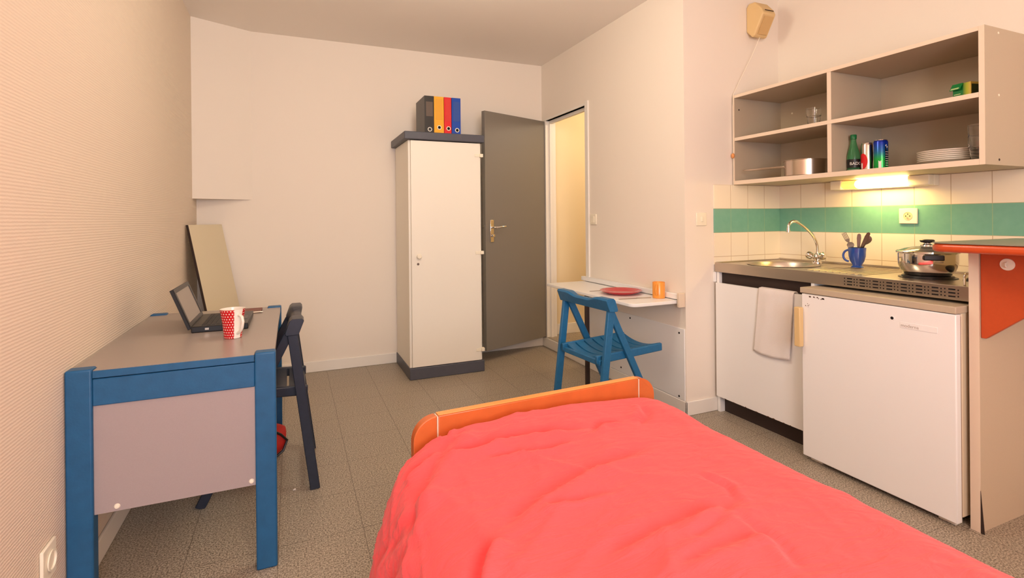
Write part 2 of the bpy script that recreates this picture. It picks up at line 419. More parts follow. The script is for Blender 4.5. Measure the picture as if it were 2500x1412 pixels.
obj('key_thumbturn', MB().lathe([(.011, 0), (.011, .012), (.001, .013)], (Lw-.068, 0, 1.06), 16, 'y').box(Lw-.08, Lw-.056, *yy(-.03, -.012), 1.05, 1.072), m_chrome, door, local=True, bevel=.002)
obj('door_latch', MB().box(Lw, Lw+.006, *yy(.012, .028), 1.13, 1.15), m_chrome, door, local=True)
# tiled areas (slightly proud of the walls)
struct('trim_4', MB().box(2.411, XR, YK-.006, YK, .905, 1.402), m_tile_y, bevel=.001, loc=(2.411, YK, .9))
struct('trim_5', MB().box(XR-.006, XR, .2, YK-.006, .905, 1.402), m_tile_x, bevel=.001, loc=(XR, YK, .9))

# ------------------------------------------------------------------ desk
d = thing('desk', 'blue stained wooden desk with grey laminate top against the left wall', 'desk', (-.35, 2.5, 0))
DX0, DX1, DYn, DYf, DZ = -.64, -.056, 1.975, 3.062, .742
for x0, x1, y0, y1 in ((DX0, DX0+.068, DYn, DYn+.05), (DX1-.066, DX1, DYn, DYn+.05), (DX0, DX0+.068, DYf-.05, DYf), (DX1-.066, DX1, DYf-.05, DYf)):
    obj('leg', MB().box(x0, x1, y0, y1, 0, DZ+.006), m_deskblue if y0 < 2.5 else m_deskblue, d, bevel=.006, bseg=3)
tp = MB().box(DX0+.069, DX1-.067, DYn+.008, DYf-.008, .722, DZ).box(DX0+.004, DX0+.069, DYn+.051, DYf-.051, .722, DZ).box(DX1-.067, DX1-.004, DYn+.051, DYf-.051, .722, DZ)
obj('desktop', tp, m_desktop, d)
obj('front_edge_strip', MB().box(DX0+.069, DX1-.067, DYn+.002, DYn+.0078, .719, DZ-.001), m_deskblue, d, bevel=.001)
obj('apron', MB().box(DX0+.068, DX1-.066, DYn+.004, DYn+.026, .632, .716), m_deskblue, d, bevel=.003)
obj('apron', MB().box(DX0+.068, DX1-.066, DYf-.026, DYf-.004, .632, .716), m_deskblue, d, bevel=.003)
obj('long_rail', MB().box(DX1-.04, DX1-.02, DYn+.05, DYf-.05, .665, .720), m_deskblue, d, bevel=.002)
obj('long_rail', MB().box(DX0+.02, DX0+.04, DYn+.05, DYf-.05, .665, .720), m_deskblue, d, bevel=.002)
obj('end_panel', MB().box(DX0+.068, DX1-.066, DYn+.012, DYn+.028, .292, .632), m_deskpanel, d)
obj('end_panel', MB().box(DX0+.068, DX1-.066, DYf-.028, DYf-.012, .292, .632), m_deskpanel, d)
for x in (-.514, -.135): tag(obj('screw_cap', MB().lathe([(.0001, -.005), (.006, -.004), (.0085, 0)], (x, DYn+.012, .307), 20, 'y'), m_cream, d), 'round cream screw cap')

# ------------------------------------------------------------------ folding chairs
def make_chair(label, m, seatm, loc, rz):
    c = thing('folding_chair', label, 'chair', loc, rz)
    k = dict(local=True)
    for s in (-1, 1):
        obj('rear_leg', MB().obox((s*.218, .0, .70), (s*.218, -.088, 0), .022, .042, (0, 1, 0)), m, c, bevel=.003, **k)
        obj('front_leg', MB().obox((s*.193, .014, .70), (s*.193, .363, 0), .022, .038, (0, 1, 0)), m, c, bevel=.003, **k)
        obj('seat_rail', MB().obox((s*.168, -.062, .432), (s*.168, .40, .452), .022, .045), m, c, bevel=.006, **k)
    # shaped top rail
    secs = []
    for i in range(25):
        x = -.245 + .49*i/24; a = abs(x)
        t = min(1, max(0, (a-.06)/.09)); t = t*t*(3-2*t)
        ztop = .752 + .018*t; yf = .010 + .016*t; yb = -.032
        sh = lambda y, z: (x, y + (z-.72)*-.35, z)
        secs.append([sh(yb, .700), sh(yb-.002, ztop-.010), sh(yb+.010, ztop), sh(yf-.008, ztop), sh(yf, ztop-.010), sh(yf, .708), sh(yf-.008, .698)])
    obj('top_rail', MB().loft(secs), m, c, bevel=.002, **k)
    # dished slatted seat
    st = MB()
    for j in range(7):
        y = -.035 + .062*j; L = []
        for i in range(13):
            x = -.157 + .314*i/12; dip = .030*(1-(x/.157)**2)
            z = .448 + .02*(y/.4) - dip
            L.append([(x, y, z-.006), (x, y+.052, z-.006+.002), (x, y+.052, z+.008), (x, y, z+.006)])
        st.loft(L)
    obj('seat', st, seatm, c, bevel=.0015, **k)
    obj('seat_crossbar', MB().obox((-.19, -.045, .418), (.19, -.045, .418), .02, .03), m, c, bevel=.004, **k)
    obj('stretcher', MB().obox((-.193, .30, .12), (.193, .30, .12), .018, .03), m, c, bevel=.003, **k)
    obj('stretcher', MB().obox((-.218, -.074, .11), (.218, -.074, .11), .018, .03), m, c, bevel=.003, **k)
    return c
make_chair('dark navy wooden folding chair pushed in at the long side of the blue desk', m_navy, m_navy, (-.002, 2.70, 0), radians(90))
make_chair('bright blue wooden folding chair with slatted seat at the fold-down white table', m_blue, m_blue, (1.555, 2.565, 0), radians(-86))

# ------------------------------------------------------------------ wardrobe and binders
wd = thing('wardrobe', 'tall narrow cream wardrobe with slate blue top and plinth beside the grey door', 'wardrobe', (1.09, 4.1, 0))
obj('side_panel', MB().box(.806, .826, 3.872, 4.38, .088, 1.80), m_white_lam, wd)
obj('side_panel', MB().box(1.362, 1.380, 3.872, 4.38, .088, 1.80), m_white_lam, wd)
obj('back_panel', MB().box(.826, 1.362, 4.365, 4.375, .088, 1.80), m_white_lam, wd)
obj('base_board', MB().box(.826, 1.362, 3.874, 4.365, .09, .105), m_white_lam, wd)
dr = obj('door', MB().box(.822, 1.366, 3.850, 3.868, .092, 1.797), m_white_lam, wd, bevel=.0015)
obj('knob', MB().lathe([(.008, 0), (.008, -.008), (.018, -.012), (.019, -.02), (.015, -.026), (.0001, -.027)], (.876, 3.850, .925), 24, 'y'), m_cream, dr)
obj('lock', MB().lathe([(.009, 0), (.009, -.003), (.0001, -.003)], (.870, 3.850, .867), 20, 'y'), m_steeld, dr)
for z in (1.702, .937, .173):
    tag(obj('hinge', MB().box(1.325, 1.366, 3.846, 3.8495, z-.012, z+.012).box(1.366, 1.392, 3.838, 3.871, z-.013, z+.013), m_cream, wd, bevel=.002), 'cream plastic hinge')
obj('top_board', MB().box(.772, 1.402, 3.832, 4.392, 1.803, 1.862), m_slate, wd, bevel=.006)
obj('plinth', MB().box(.800, 1.392, 3.845, 4.39, 0, .088), m_slate, wd, bevel=.005)

def binder(label, x0, x1, m, ringm, holez, hx, window, fy=3.86, h=.28):
    b = thing('ring_binder', label, 'binder', ((x0+x1)/2, fy+.14, 1.8625), 0, 'ring binders on the wardrobe')
    z0, z1 = 1.8625, 1.8625+h
    obj('cover', MB().box(x0, x0+.004, fy, fy+.285, z0, z1).box(x1-.004, x1, fy, fy+.285, z0, z1).box(x0+.004, x1-.004, fy, fy+.004, z0, z1), [m], b)
    obj('paper_stack', MB().box(x0+.006, x1-.006, fy+.03, fy+.24, z0+.004, z1-.03), m_paper, b)
    obj('finger_hole_ring', MB().lathe([(.0115, 0), (.0115, -.003), (.0165, -.003), (.017, 0)], (hx, fy, holez), 24, 'y'), ringm, b)
    if ringm is not m_paper: obj('finger_hole', MB().disc((hx, fy-.0008, holez), .0116, 'y'), m_hole, b)
    if window: obj('label_holder', MB().box(x0+.012, x1-.008, fy-.0015, fy-.0002, z0+window[0], z0+window[1]), window[2], b)
    return b
binder('black ring binder with empty label holder, leftmost on top of the wardrobe', .932, 1.004, m_bin['black'], m_paper, 1.888, .972, (.125, .235, mat('dull_label', srgb(96, 82, 72), .3)))
binder('yellow ring binder between the black and red ones on the wardrobe', 1.006, 1.082, m_bin['yellow'], m_cream, 1.906, 1.046, (.105, .262, mat('yellow_label', srgb(228, 164, 50), .3)))
binder('narrow red ring binder between the yellow and blue ones on the wardrobe', 1.086, 1.142, m_bin['red'], m_cream, 1.902, 1.119, (.095, .262, mat('red_label', srgb(214, 56, 50), .3)))
binder('blue ring binder, rightmost on top of the wardrobe', 1.146, 1.217, m_bin['blue'], m_cream, 1.893, 1.188, (.098, .25, mat('blue_label', srgb(48, 82, 158), .3)))

# ------------------------------------------------------------------ leaning board in the corner
tn = Vector((.459, .149*0 + .459*0, 0))
a = Vector((XL+.006, 3.94, 1.18)); b_ = Vector((-.492, YB-.008, 1.18)); n_ = Vector((.951, -.309, 0))
dn = n_*.235; 
A0, B0 = Vector((a.x, a.y, 0))+dn, Vector((b_.x, b_.y, 0))+dn
lb = MB().prism([a, b_, B0, A0], n_*.012)
lbo = obj('leaning_panel', lb, m_mirror, loc=(-.3, 4.1, 0)); tag(lbo, 'bare rectangular panel leaning in the far left corner behind the desk', 'panel')
obj('dark_edge', MB().prism([a, A0, A0 + (a-b_).normalized()*.007, a + (a-b_).normalized()*.004], n_*.014), m_dark, lbo)

# ------------------------------------------------------------------ fold-down table
ft = thing('wall_table', 'white fold-down table on a wall batten with one dark metal leg', 'table', (2.0, 3.0, 0))
pts = []
X0, X1, Y0, Y1, r = 1.822, 2.178, 2.500, 3.612, .045
pts += [(X1, Y0, .675)]
for i in range(9): t = pi*1.5 - pi/2*i/8; pts.append((X0+r+r*cos(t), Y0+r+r*sin(t), .675))
for i in range(9): t = pi - pi/2*i/8; pts.append((X0+r*.5+r*.5*cos(t), Y1-r*.5+r*.5*sin(t), .675))
pts += [(X1, Y1, .675)]
obj('tabletop', MB().prism(pts, (0, 0, .02)), m_enamel, ft, bevel=.003)
obj('wall_batten', MB().box(2.155, XF-.001, 2.49, 3.64, .699, .732), m_enamel, ft, bevel=.003)
tag(obj('end_block', MB().box(2.14, XF-.001, 2.469, 2.489, .655, .742), m_edge, ft, bevel=.003), 'bare wooden end block')
obj('leg', MB().box(1.853, 1.879, 3.065, 3.091, 0, .6745), m_dark, ft, bevel=.003)
pn = thing('wall_panel', 'thin white board screwed to the wall under the fold-down table', 'panel', (2.18, 3.0, .08))
obj('board', MB().box(2.178, XF-.0005, 2.472, 3.548, .087, .522), m_enamel, pn, bevel=.0015)
for y, z in ((3.015, .497), (2.516, .492), (2.521, .103), (3.129, .121)):
    obj('screw_head', MB().lathe([(.0065, 0), (.006, -.002), (.0001, -.003)], (2.178, y, z), 14, 'x'), m_hole, pn)
# things on it
pl = obj('dinner_plate', MB().lathe([(.0001, 0), (.085, 0), (.09, .002), (.136, .021), (.138, .024), (.134, .0235), (.092, .007), (.086, .005), (.0001, .005)], (2.015, 2.89, .6955), 64), m_red)
tag(pl, 'red ceramic plate on the white fold-down table', 'plate')
def mug(name, label, c, prof, m, handle, hm, z0, pts=None, uv=False, rz=0, inner=None):
    t = thing(name, label, 'mug', (c[0], c[1], z0), rz)
    MW[t.name] = Matrix.Translation((c[0], c[1], z0)) @ Matrix.Rotation(rz, 4, 'Z')
    obj('body', MB().lathe(prof, (0, 0, 0), 48, uv=uv), m, t, local=True)
    if inner: obj('inside', MB().lathe(inner, (0, 0, 0), 48), hm, t, local=True)
    obj('handle', MB().tube(handle, .0055, 10), hm, t, local=True)
    return t
def arc_handle(r0, zc, h, out):
    return [(r0 - .003 + out*sin(pi*i/10), 0, zc + h/2*cos(pi*i/10)) for i in range(11)]
mug('mug', 'orange mug on the white fold-down table beside the red plate', (2.118, 2.630), [(.0001, 0), (.036, 0), (.0385, .003), (.0385, .098), (.037, .1), (.0355, .098), (.0355, .005), (.0001, .004)], m_orangec, arc_handle(.038, .055, .062, .024), m_orangec, .6955, rz=radians(215))
def bar_item(name, label, cat, mb, m, **k): return tag(obj(name, mb, m, **k), label, cat)
kx = Vector((1.862, 2.690, .697)); kd = Vector((2.075, 2.655, .697))
kn = thing('table_knife', 'steel table knife on the white table between plate and orange mug', 'knife', kx)
obj('blade', MB().obox(kx, kx.lerp(kd, .55), .017, .0014), m_steel, kn)
obj('handle', MB().obox(kx.lerp(kd, .55), kd, .014, .004), m_steel, kn, bevel=.001)
fk = MB(); f0 = Vector((1.885, 3.07, .697)); f1 = Vector((2.07, 3.05, .697)); fk.obox(f0, f0.lerp(f1, .6), .009, .003)
fk.obox(f0.lerp(f1, .6), f0.lerp(f1, .75), .022, .002)
for s in (-1, 0, 1): q = Vector((0, .008*s, 0)); fk.obox(f0.lerp(f1, .75)+q, f1+q, .004, .002)
tag(obj('table_fork', fk, m_steel), 'steel fork half under the red plate on the white table', 'fork')

# ------------------------------------------------------------------ things on the desk
lp = thing('laptop', 'open black laptop on the blue desk with its screen towards the chair', 'laptop', (-.28, 2.62, DZ))
ly0, ly1, lx0, lx1 = 2.470, 2.795, -.385, -.175
def skew(x, y): return x + (y-2.47)*.0
ln = MB().box(lx0, lx1, ly0, ly1, DZ+.001, DZ+.026)
obj('base', ln, m_black, lp, bevel=.003)
kb = MB()
for r_ in range(5):
    for q in range(14):
        x0 = lx0+.035+r_*.0175; y0 = ly0+.02+q*.0207
        kb.box(x0, x0+.0145, y0, y0+.0175, DZ+.026, DZ+.0275)
obj('keyboard', kb, mat('key_black', srgb(30, 29, 31), .5), lp)
obj('touchpad', MB().box(lx1-.055, lx1-.012, 2.585, 2.665, DZ+.0258, DZ+.0264), mat('pad_grey', srgb(44, 42, 42), .3), lp)
obj('side_port', MB().box(lx0+.05, lx0+.064, ly0-.0008, ly0+.001, DZ+.010, DZ+.018), m_steel, lp)
s0 = Vector((lx0+.002, 0, DZ+.018)); s1 = Vector((-.446, 0, .925)); dv = (s1-s0).normalized(); nv = Vector((dv.z, 0, -dv.x))
def sp(t, y, o): p = s0 + dv*t - nv*.012*0 + nv*o; return (p.x, y, p.z)
H = (s1-s0).length
lid = MB()
lid.loft([[sp(0, ly0, -.014), sp(H, ly0, -.014), sp(H, ly0, -.002), sp(0, ly0, -.002)], [sp(0, ly1, -.014), sp(H, ly1, -.014), sp(H, ly1, -.002), sp(0, ly1, -.002)]])
for (t0, t1, ya, yb2) in ((0, .024, ly0, ly1), (H-.018, H, ly0, ly1), (.024, H-.018, ly0, ly0+.02), (.024, H-.018, ly1-.02, ly1)):
    lid.loft([[sp(t0, ya, -.002), sp(t1, ya, -.002), sp(t1, ya, .001), sp(t0, ya, .001)], [sp(t0, yb2, -.002), sp(t1, yb2, -.002), sp(t1, yb2, .001), sp(t0, yb2, .001)]])
lido = obj('screen_lid', lid, m_black, lp, bevel=.001)
obj('screen', MB().loft([[sp(.024, ly0+.02, -.0019), sp(H-.018, ly0+.02, -.0019), sp(H-.018, ly0+.02, -.0012), sp(.024, ly0+.02, -.0012)], [sp(.024, ly1-.02, -.0019), sp(H-.018, ly1-.02, -.0019), sp(H-.018, ly1-.02, -.0012), sp(.024, ly1-.02, -.0012)]]), m_screen, lido)
mug('mug', 'tall red mug with white polka dots on the blue desk', (-.218, 2.312), [(.030, 0), (.032, .002), (.036, .05), (.045, .112), (.0455, .114)], m_polka, [(.034, 0, .088), (.050, 0, .094), (.066, 0, .088), (.072, 0, .070), (.066, 0, .045), (.05, 0, .028), (.032, 0, .020)], m_whitec, DZ, uv=True, rz=radians(-78),
    inner=[(.030, 0), (.0001, 0), (.0001, .004), (.028, .005), (.0335, .05), (.0425, .113), (.0455, .114)])
# dots material uses u=.5 behind the handle: turn the handle there
mg = [o for o in COL.objects if o.name.startswith('mug') and 'polka' in o.get('label', '')][0]
for ch in mg.children:
    if ch.name.startswith('handle'): ch.rotation_euler = (0, 0, pi)
mg.rotation_euler = (0, 0, radians(-56+180))
nb = thing('notebook', 'small brown spiral notebook beside the laptop on the desk', 'notebook', (-.18, 2.93, DZ))
obj('cover', MB().box(-.235, -.145, 2.885, 2.99, DZ+.001, DZ+.009), m_brown, nb)
sp_ = MB()
for i in range(11): sp_.lathe([(.0055, 0), (.0065, .0008), (.0055, .0016)], (-.23+i*.008, 2.886, DZ+.007), 12, 'x')
obj('spiral_binding', sp_, m_chrome, nb)
tag(obj('pen', MB().tube([(-.245, 2.862, DZ+.0055), (-.150, 2.872, DZ+.0055), (-.135, 2.874, DZ+.004)], [.0045, .0045, .001]), m_chrome), 'silver pen lying in front of the brown notebook', 'pen')

# bag on the floor behind the desk leg
bg_ = thing('bag', 'red nylon bag with a black strap on the floor under the desk', 'bag', (-.14, 2.93, 0))
bb = MB().sphere((-.155, 2.90, .092), .1, 14, 1.12, .8, .9)
bb.bm.verts.ensure_lookup_table()
for v in bb.bm.verts:
    v.co += Vector((noise.noise(v.co*12), noise.noise(v.co*12+Vector((5, 0, 0))), noise.noise(v.co*12+Vector((0, 7, 0)))))*.025
    v.co.z = max(.001, v.co.z)
obj('pouch', bb, m_redbag, bg_)
obj('strap', MB().tube([(-.10, 2.83, .16), (-.06, 2.84, .13), (-.032, 2.86, .09), (-.05, 2.85, .045), (-.09, 2.83, .02)], .006, 8), m_black, bg_)
tag(obj('paper_scrap', MB().prism([(-.006, 2.50, .0006), (.006, 2.503, .0006), (.003, 2.514, .0006)], (0, 0, .004)), m_paper), 'tiny white scrap on the floor near the dark chair', 'scrap')

# ------------------------------------------------------------------ wall fittings
def plate(name, label, cat, c, w, h, axis, sgn_, m, parts):
    t = thing(name, label, cat, c)
    a_, b2 = sorted((0, sgn_*.009))
    if axis == 'x': obj('cover_plate', MB().box(c[0]+a_, c[0]+b2, c[1]-w/2, c[1]+w/2, c[2]-h/2, c[2]+h/2), m, t, bevel=.003)
    else: obj('cover_plate', MB().box(c[0]-w/2, c[0]+w/2, c[1]+a_, c[1]+b2, c[2]-h/2, c[2]+h/2), m, t, bevel=.003)
    parts(t); return t
plate('light_switch', 'cream light switch on the wall right of the doorway', 'light switch', (XF-.0005, 3.488, 1.191), .082, .082, 'x', -1, m_cream,
      lambda t: obj('rocker', MB().box(XF-.014, XF-.0095, 3.468, 3.508, 1.165, 1.217), m_cream, t, bevel=.002))
plate('light_switch', 'cream push switch on the wall edge left of the kitchen tiles', 'light switch', (2.309, YK-.0005, 1.188), .08, .08, 'y', -1, m_cream,
      lambda t: obj('push_button', MB().box(2.301, 2.317, YK-.015, YK-.0095, 1.172, 1.204), m_cream, t, bevel=.002))
def sock(t):
    cx, cy, cz = XR-.0158, 1.68, 1.196
    w_ = obj('socket_well', MB().lathe([(.0225, 0), (.0215, -.0012), (.0200, -.0012), (.0195, 0), (.0001, 0)], (cx, cy, cz), 28, 'x'), mat('socket_face', srgb(214, 196, 164), .5), t)
    for dy, dz in ((-.0095, 0), (.0095, 0), (0, .010)): obj('pin_hole', MB().disc((cx-.0004, cy+dy, cz+dz), .0030, 'x', 12), m_hole, w_)
    obj('earth_pin', MB().lathe([(.0028, 0), (.0028, -.005), (.0001, -.006)], (cx, cy, cz-.010), 12, 'x'), m_chrome, w_)
plate('power_socket', 'cream power socket on the green tile band under the lamp', 'socket', (XR-.0065, 1.68, 1.196), .088, .08, 'x', -1, m_cream, sock)
def sock2(t):
    obj('socket_ring', MB().lathe([(.028, 0), (.029, .004), (.024, .004), (.022, -.001), (.0001, -.001)], (XL+.010, 1.852, .25), 28, 'x'), m_cream, t)
plate('power_socket', 'cream power socket low on the left wall beside the desk leg', 'socket', (XL+.0005, 1.845, .25), .088, .1, 'x', 1, m_cream, sock2)

# pull-cord heater high in the kitchen corner
ht = thing('fan_heater', 'wedge-shaped beige pull-cord heater high on the wall above the shelf', 'heater', (2.755, YK, 2.34))
prof = [(YK-.0005, 2.385), (YK-.0005, 2.540), (2.445, 2.562), (2.400, 2.558), (2.350, 2.500), (2.336, 2.468), (2.405, 2.346), (2.425, 2.342)]
obj('housing', MB().prism([(2.70, y, z) for y, z in prof], (.112, 0, 0)), m_beige, ht, bevel=.008, bseg=3)
obj('grille', MB().prism([(2.722, 2.342, 2.452), (2.722, 2.396, 2.357), (2.722, 2.392, 2.355), (2.722, 2.338, 2.450)], (.072, 0, 0)), mat('heater_front', srgb(214, 176, 118), .5), ht)
obj('air_slot', MB().prism([(2.722, 2.3405, 2.487), (2.722, 2.3425, 2.491), (2.722, 2.3395, 2.492), (2.722, 2.3375, 2.488)], (.072, 0, 0)), m_dark, ht)
cd = [(2.755, 2.41, 2.345), (2.70, 2.425, 2.22), (2.63, 2.44, 2.09), (2.566, 2.4505, 1.968), (2.5625, 2.4505, 1.90), (2.5625, 2.4505, 1.66)]
pc = obj('pull_cord', MB().tube(cd, .0016, 6), m_cream, ht)
obj('cord_knob', MB().sphere((2.5605, 2.4505, 1.585), .011, 10, 1, 1, 1.5), mat('wooden_knob', srgb(222, 150, 88), .5), pc)
obj('cord_tail', MB().tube([(2.5625, 2.4505, 1.66), (2.5625, 2.4505, 1.41), (2.566, 2.452, 1.36)], .0014, 6), m_cream, pc)

# ------------------------------------------------------------------ wall shelf
SX0, SX1, SY0, SY1, SZ0, SZ1 = 2.570, XR-.0005, 1.168, YK-.0085, 1.403, 1.966
sh = thing('wall_shelf', 'long open wall shelf of greige boards over the kitchen tiles', 'shelf', (2.78, 1.8, SZ0))
def board(name, x0, x1, y0, y1, z0, z1):
    mb = MB(); mb.box(x0+.0015, x1, y0, y1, z0, z1); mb.mi = 1; mb.box(x0, x0+.0014, y0, y1, z0, z1)
    return obj(name, mb, [m_greyboard, m_edge], sh)
th = .018
board('top_board', SX0, SX1, SY0+.02, SY1-.012, SZ1-th, SZ1)
board('bottom_board', SX0, SX1, SY0+.02, SY1-.012, SZ0, SZ0+.024)
board('side_panel', SX0, SX1, SY0, SY0+.0195, SZ0, SZ1)
board('side_panel', SX0, SX1, SY1-.0115, SY1, SZ0, SZ1)
board('middle_shelf', SX0, SX1-.008, SY0+.02, SY1-.012, 1.678, 1.698)
board('divider', SX0+.0005, SX1-.008, 1.812, 1.834, 1.6985, SZ1-th-.0005)
board('divider', SX0+.0005, SX1-.008, 1.812, 1.834, SZ0+.0245, 1.6775)
obj('back_panel', MB().box(SX1-.0075, SX1-.001, SY0+.02, SY1-.012, SZ0+.0245, SZ1-th-.0005), m_greyboard, sh)
for z in (1.945, 1.690, 1.425): obj('screw_cap', MB().lathe([(.005, 0), (.0048, -.0012), (.0001, -.0015)], (2.673, SY0, z), 14, 'y'), m_cream if z > 1.5 else m_dark, sh)
obj('screw_hole', MB().disc((2.61, SY1-.0118, 1.877), .005, 'y', 14), m_hole, sh)
obj('screw_cap', MB().lathe([(.006, 0), (.0055, -.0015), (.0001, -.002)], (SX1-.0076, 2.36, 1.865), 14, 'x'), m_cream, sh)

# tube lamp under the shelf
lm = thing('tube_lamp', 'lit yellow tube lamp mounted under the wall shelf', 'lamp', (2.94, 1.8, 1.35))
obj('back_plate', MB().box(2.935, XR-.007, 1.54, 2.052, 1.348, 1.4025), m_cream, lm, bevel=.003)
obj('end_cap', MB().box(2.895, 2.9345, 1.988, 2.052, 1.350, 1.4025), m_cream, lm, bevel=.005)
obj('end_cap', MB().box(2.895, 2.9345, 1.540, 1.640, 1.350, 1.4025), m_cream, lm, bevel=.005)
m_lampglow = mat('lamp_glow', srgb(255, 230, 150), .4, emis=(1.0, .70, .26, 1), estr=24)
m_lampdim = mat('lamp_cover_end', srgb(240, 190, 90), .3, emis=(1.0, .55, .13, 1), estr=1.3)
def halfround(y0, y1, r=.0235):
    secs = []
    for y in (y0, y1): secs.append([(2.9345 - max(0, sin(pi*i/12))*r*1.6, y, 1.3765 + cos(pi*i/12)*r) for i in range(13)])
    return MB().loft(secs, smooth=True)
obj('diffuser', halfround(1.6405, 1.91), m_lampglow, lm)
obj('diffuser_end', halfround(1.9105, 1.9875), m_lampdim, lm)
lampL = area('tube_lamp_light', (2.86, 1.78, 1.372), (0, radians(-180+0), 0), .03, .27, 1.6, (1.0, .70, .22)); lampL.rotation_euler = (0, radians(-20), 0)

# ------------------------------------------------------------------ things on the shelf
zb, zm = SZ0+.0245, 1.6985
def glass(label, x, y, z, group=None):
    p = [(.0001, 0), (.027, 0), (.029, .003), (.033, .055), (.0365, .057), (.0375, .070), (.0385, .102), (.0372, .103), (.036, .072), (.0315, .056), (.027, .007), (.0001, .006)]
    o = obj('drinking_glass', MB().lathe(p, (x, y, z), 36), m_glass, loc=(x, y, z)); return tag(o, label, 'glass', group)
glass('stacking drinking glass alone on the upper left shelf', 2.68, 1.990, zm)
glass('drinking glass at the right end beside the white plates, lower of the stacked two', 2.648, 1.222, zb, 'stacked glasses beside the plates')
glass('drinking glass at the right end beside the white plates, upper of the stacked two', 2.648, 1.222, zb+.0465, 'stacked glasses beside the plates')
# saucepan
pan = thing('saucepan', 'small steel saucepan with long handle on the lower left shelf', 'saucepan', (2.69, 2.045, zb))
obj('pot', MB().lathe([(.0001, 0), (.102, 0), (.108, .004), (.109, .086), (.113, .0875), (.113, .0895), (.1065, .0885), (.1055, .006), (.0001, .004)], (2.69, 2.05, zb), 56), m_pan, pan)
hd = [(2.655, 2.150, .060), (2.65, 2.18, .062), (2.64, 2.24, .062), (2.61, 2.36, .060), (2.60, 2.41, .061)]
secs = []
for k, (x, y, z) in enumerate(hd):
    w_ = (.012, .014, .016, .022, .006)[k]; h_ = (.012, .012, .012, .010, .003)[k]
    secs.append([(x-w_*.6, y, zb+z+h_/2), (x+w_*.6, y, zb+z+h_/2), (x+w_*.5, y, zb+z-h_/2), (x-w_*.5, y, zb+z-h_/2)])
obj('handle', MB().loft(secs), m_pan, pan, bevel=.002)
# bottle
bt = thing('glass_bottle', 'small green glass water bottle with black label on the lower shelf', 'bottle', (2.70, 1.787, zb))
bc = (2.70, 1.783)
pr = [(.0001, .002), (.026, .001), (.029, .005), (.0295, .08), (.028, .095), (.017, .135), (.0125, .158), (.012, .178)]
obj('bottle_body', MB().lathe(pr, (*bc, zb), 40), m_greenglass, bt)
obj('cap', MB().lathe([(.0145, .172), (.0148, .192), (.013, .195), (.0001, .1955)], (*bc, zb), 28), mat('green_cap', srgb(20, 110, 60), .3), bt)
lab = obj('label', MB().lathe([(.0298, .022), (.0299, .066)], (*bc, zb), 40), mat('black_label', srgb(22, 20, 20), .4), bt)
vd = math.atan2(-bc[1], -bc[0])
wrap_text('lettering', 'BADOIT', .021, (*bc, 0), .0303, vd-.62, zb+.036, m_paper, lab)
obj('neck_text_band', MB().lathe([(.0300, .010), (.0300, .0115)], (*bc, zb), 40), m_paper, bt)

def can(label, c, r, h, mbody, name='drink_can', group=None):
    t = thing(name, label, 'can', (c[0], c[1], zb), 0, group)
    obj('body', MB().lathe([(r*.82, 0), (r, .006), (r, h-.012), (r*.9, h-.003)], (0, 0, 0), 40), mbody, t, local=True)
    obj('lid', MB().lathe([(r*.9, h-.003), (r*.92, h), (r*.86, h), (r*.84, h-.004), (.0001, h-.004)], (0, 0, 0), 40), m_chrome, t, local=True)
    obj('base_disc', MB().lathe([(r*.82, 0), (.0001, .003)], (0, 0, 0), 40), m_steel, t, local=True)
    return t
def cyl_patch(c, r, th0, z0, shape):
    """patch of rings in (arc, z) wrapped round the can"""
    mb = MB(); rings = []
    for k in range(5):
        rings.append([mb.bm.verts.new((c[0]+r*cos(th0+a_*k/4/r), c[1]+r*sin(th0+a_*k/4/r), z0+b3*k/4)) for a_, b3 in shape])
    n = len(shape)
    for k in range(4):
        for i in range(n):
            j = (i+1) % n
            if k == 0: mb._f([rings[0][0], rings[1][i], rings[1][j]])
            else: mb._f([rings[k][i], rings[k][j], rings[k+1][j], rings[k+1][i]])
    for f in mb.bm.faces: f.smooth = True
    bmesh.ops.remove_doubles(mb.bm, verts=mb.bm.verts[:], dist=1e-6)
    return mb
c1 = can('silver drink can with a large red disc beside the green bottle', (2.715, 1.722), .0285, .143, mat('can_silver', srgb(206, 196, 184), .22, 1.0))
v1 = math.atan2(-1.722, -2.715)
obj('red_disc', cyl_patch((2.715, 1.722), .0287, v1-.80, zb+.050, [(.0235*cos(t*pi/16), .040*sin(t*pi/16)) for t in range(32)]), mat('can_red', srgb(214, 28, 34), .3), c1)
obj('black_panel', cyl_patch((2.715, 1.722), .0286, v1+1.05, zb+.072, [(-.012, -.062), (.012, -.062), (.012, .062), (-.012, .062)]), mat('can_black', srgb(24, 26, 34), .3), c1)
obj('small_print', cyl_patch((2.715, 1.722), .0289, v1-.95, zb+.027, [(-.005, -.016), (.005, -.016), (.005, .016), (-.005, .016)]), m_paper, c1)
c2 = can('blue to green drink can, right one of the two beside the bottle', (2.70, 1.648), .031, .148, ramp_material('can_blue_green', [(0, srgb(20, 150, 60)), (.35, srgb(30, 165, 70)), (.6, srgb(24, 96, 150)), (.9, srgb(20, 50, 170)), (1, srgb(16, 30, 110))], 2, 0, .148, .18, .35))
v2 = math.atan2(-1.648, -2.70)
obj('white_print', cyl_patch((2.70, 1.648), .0313, v2-.12, zb+.024, [(-.006, -.022), (.006, -.022), (.006, .020), (-.006, .020)]), m_paper, c2)
pr_ = MB()
obj('black_panel', cyl_patch((2.70, 1.648), .0312, v2+.98, zb+.07, [(-.012, -.066), (.012, -.066), (.012, .064), (-.012, .064)]), mat('can_navy', srgb(14, 18, 40), .3), c2)
for i in range(7):
    wz = zb+.02+i*.011
    obj('print_line', cyl_patch((2.70, 1.648), .0315, v2+.95, wz, [(-.009, -.0016), (.009, -.0016), (.009, .0016), (-.009, .0016)]), m_paper, c2)
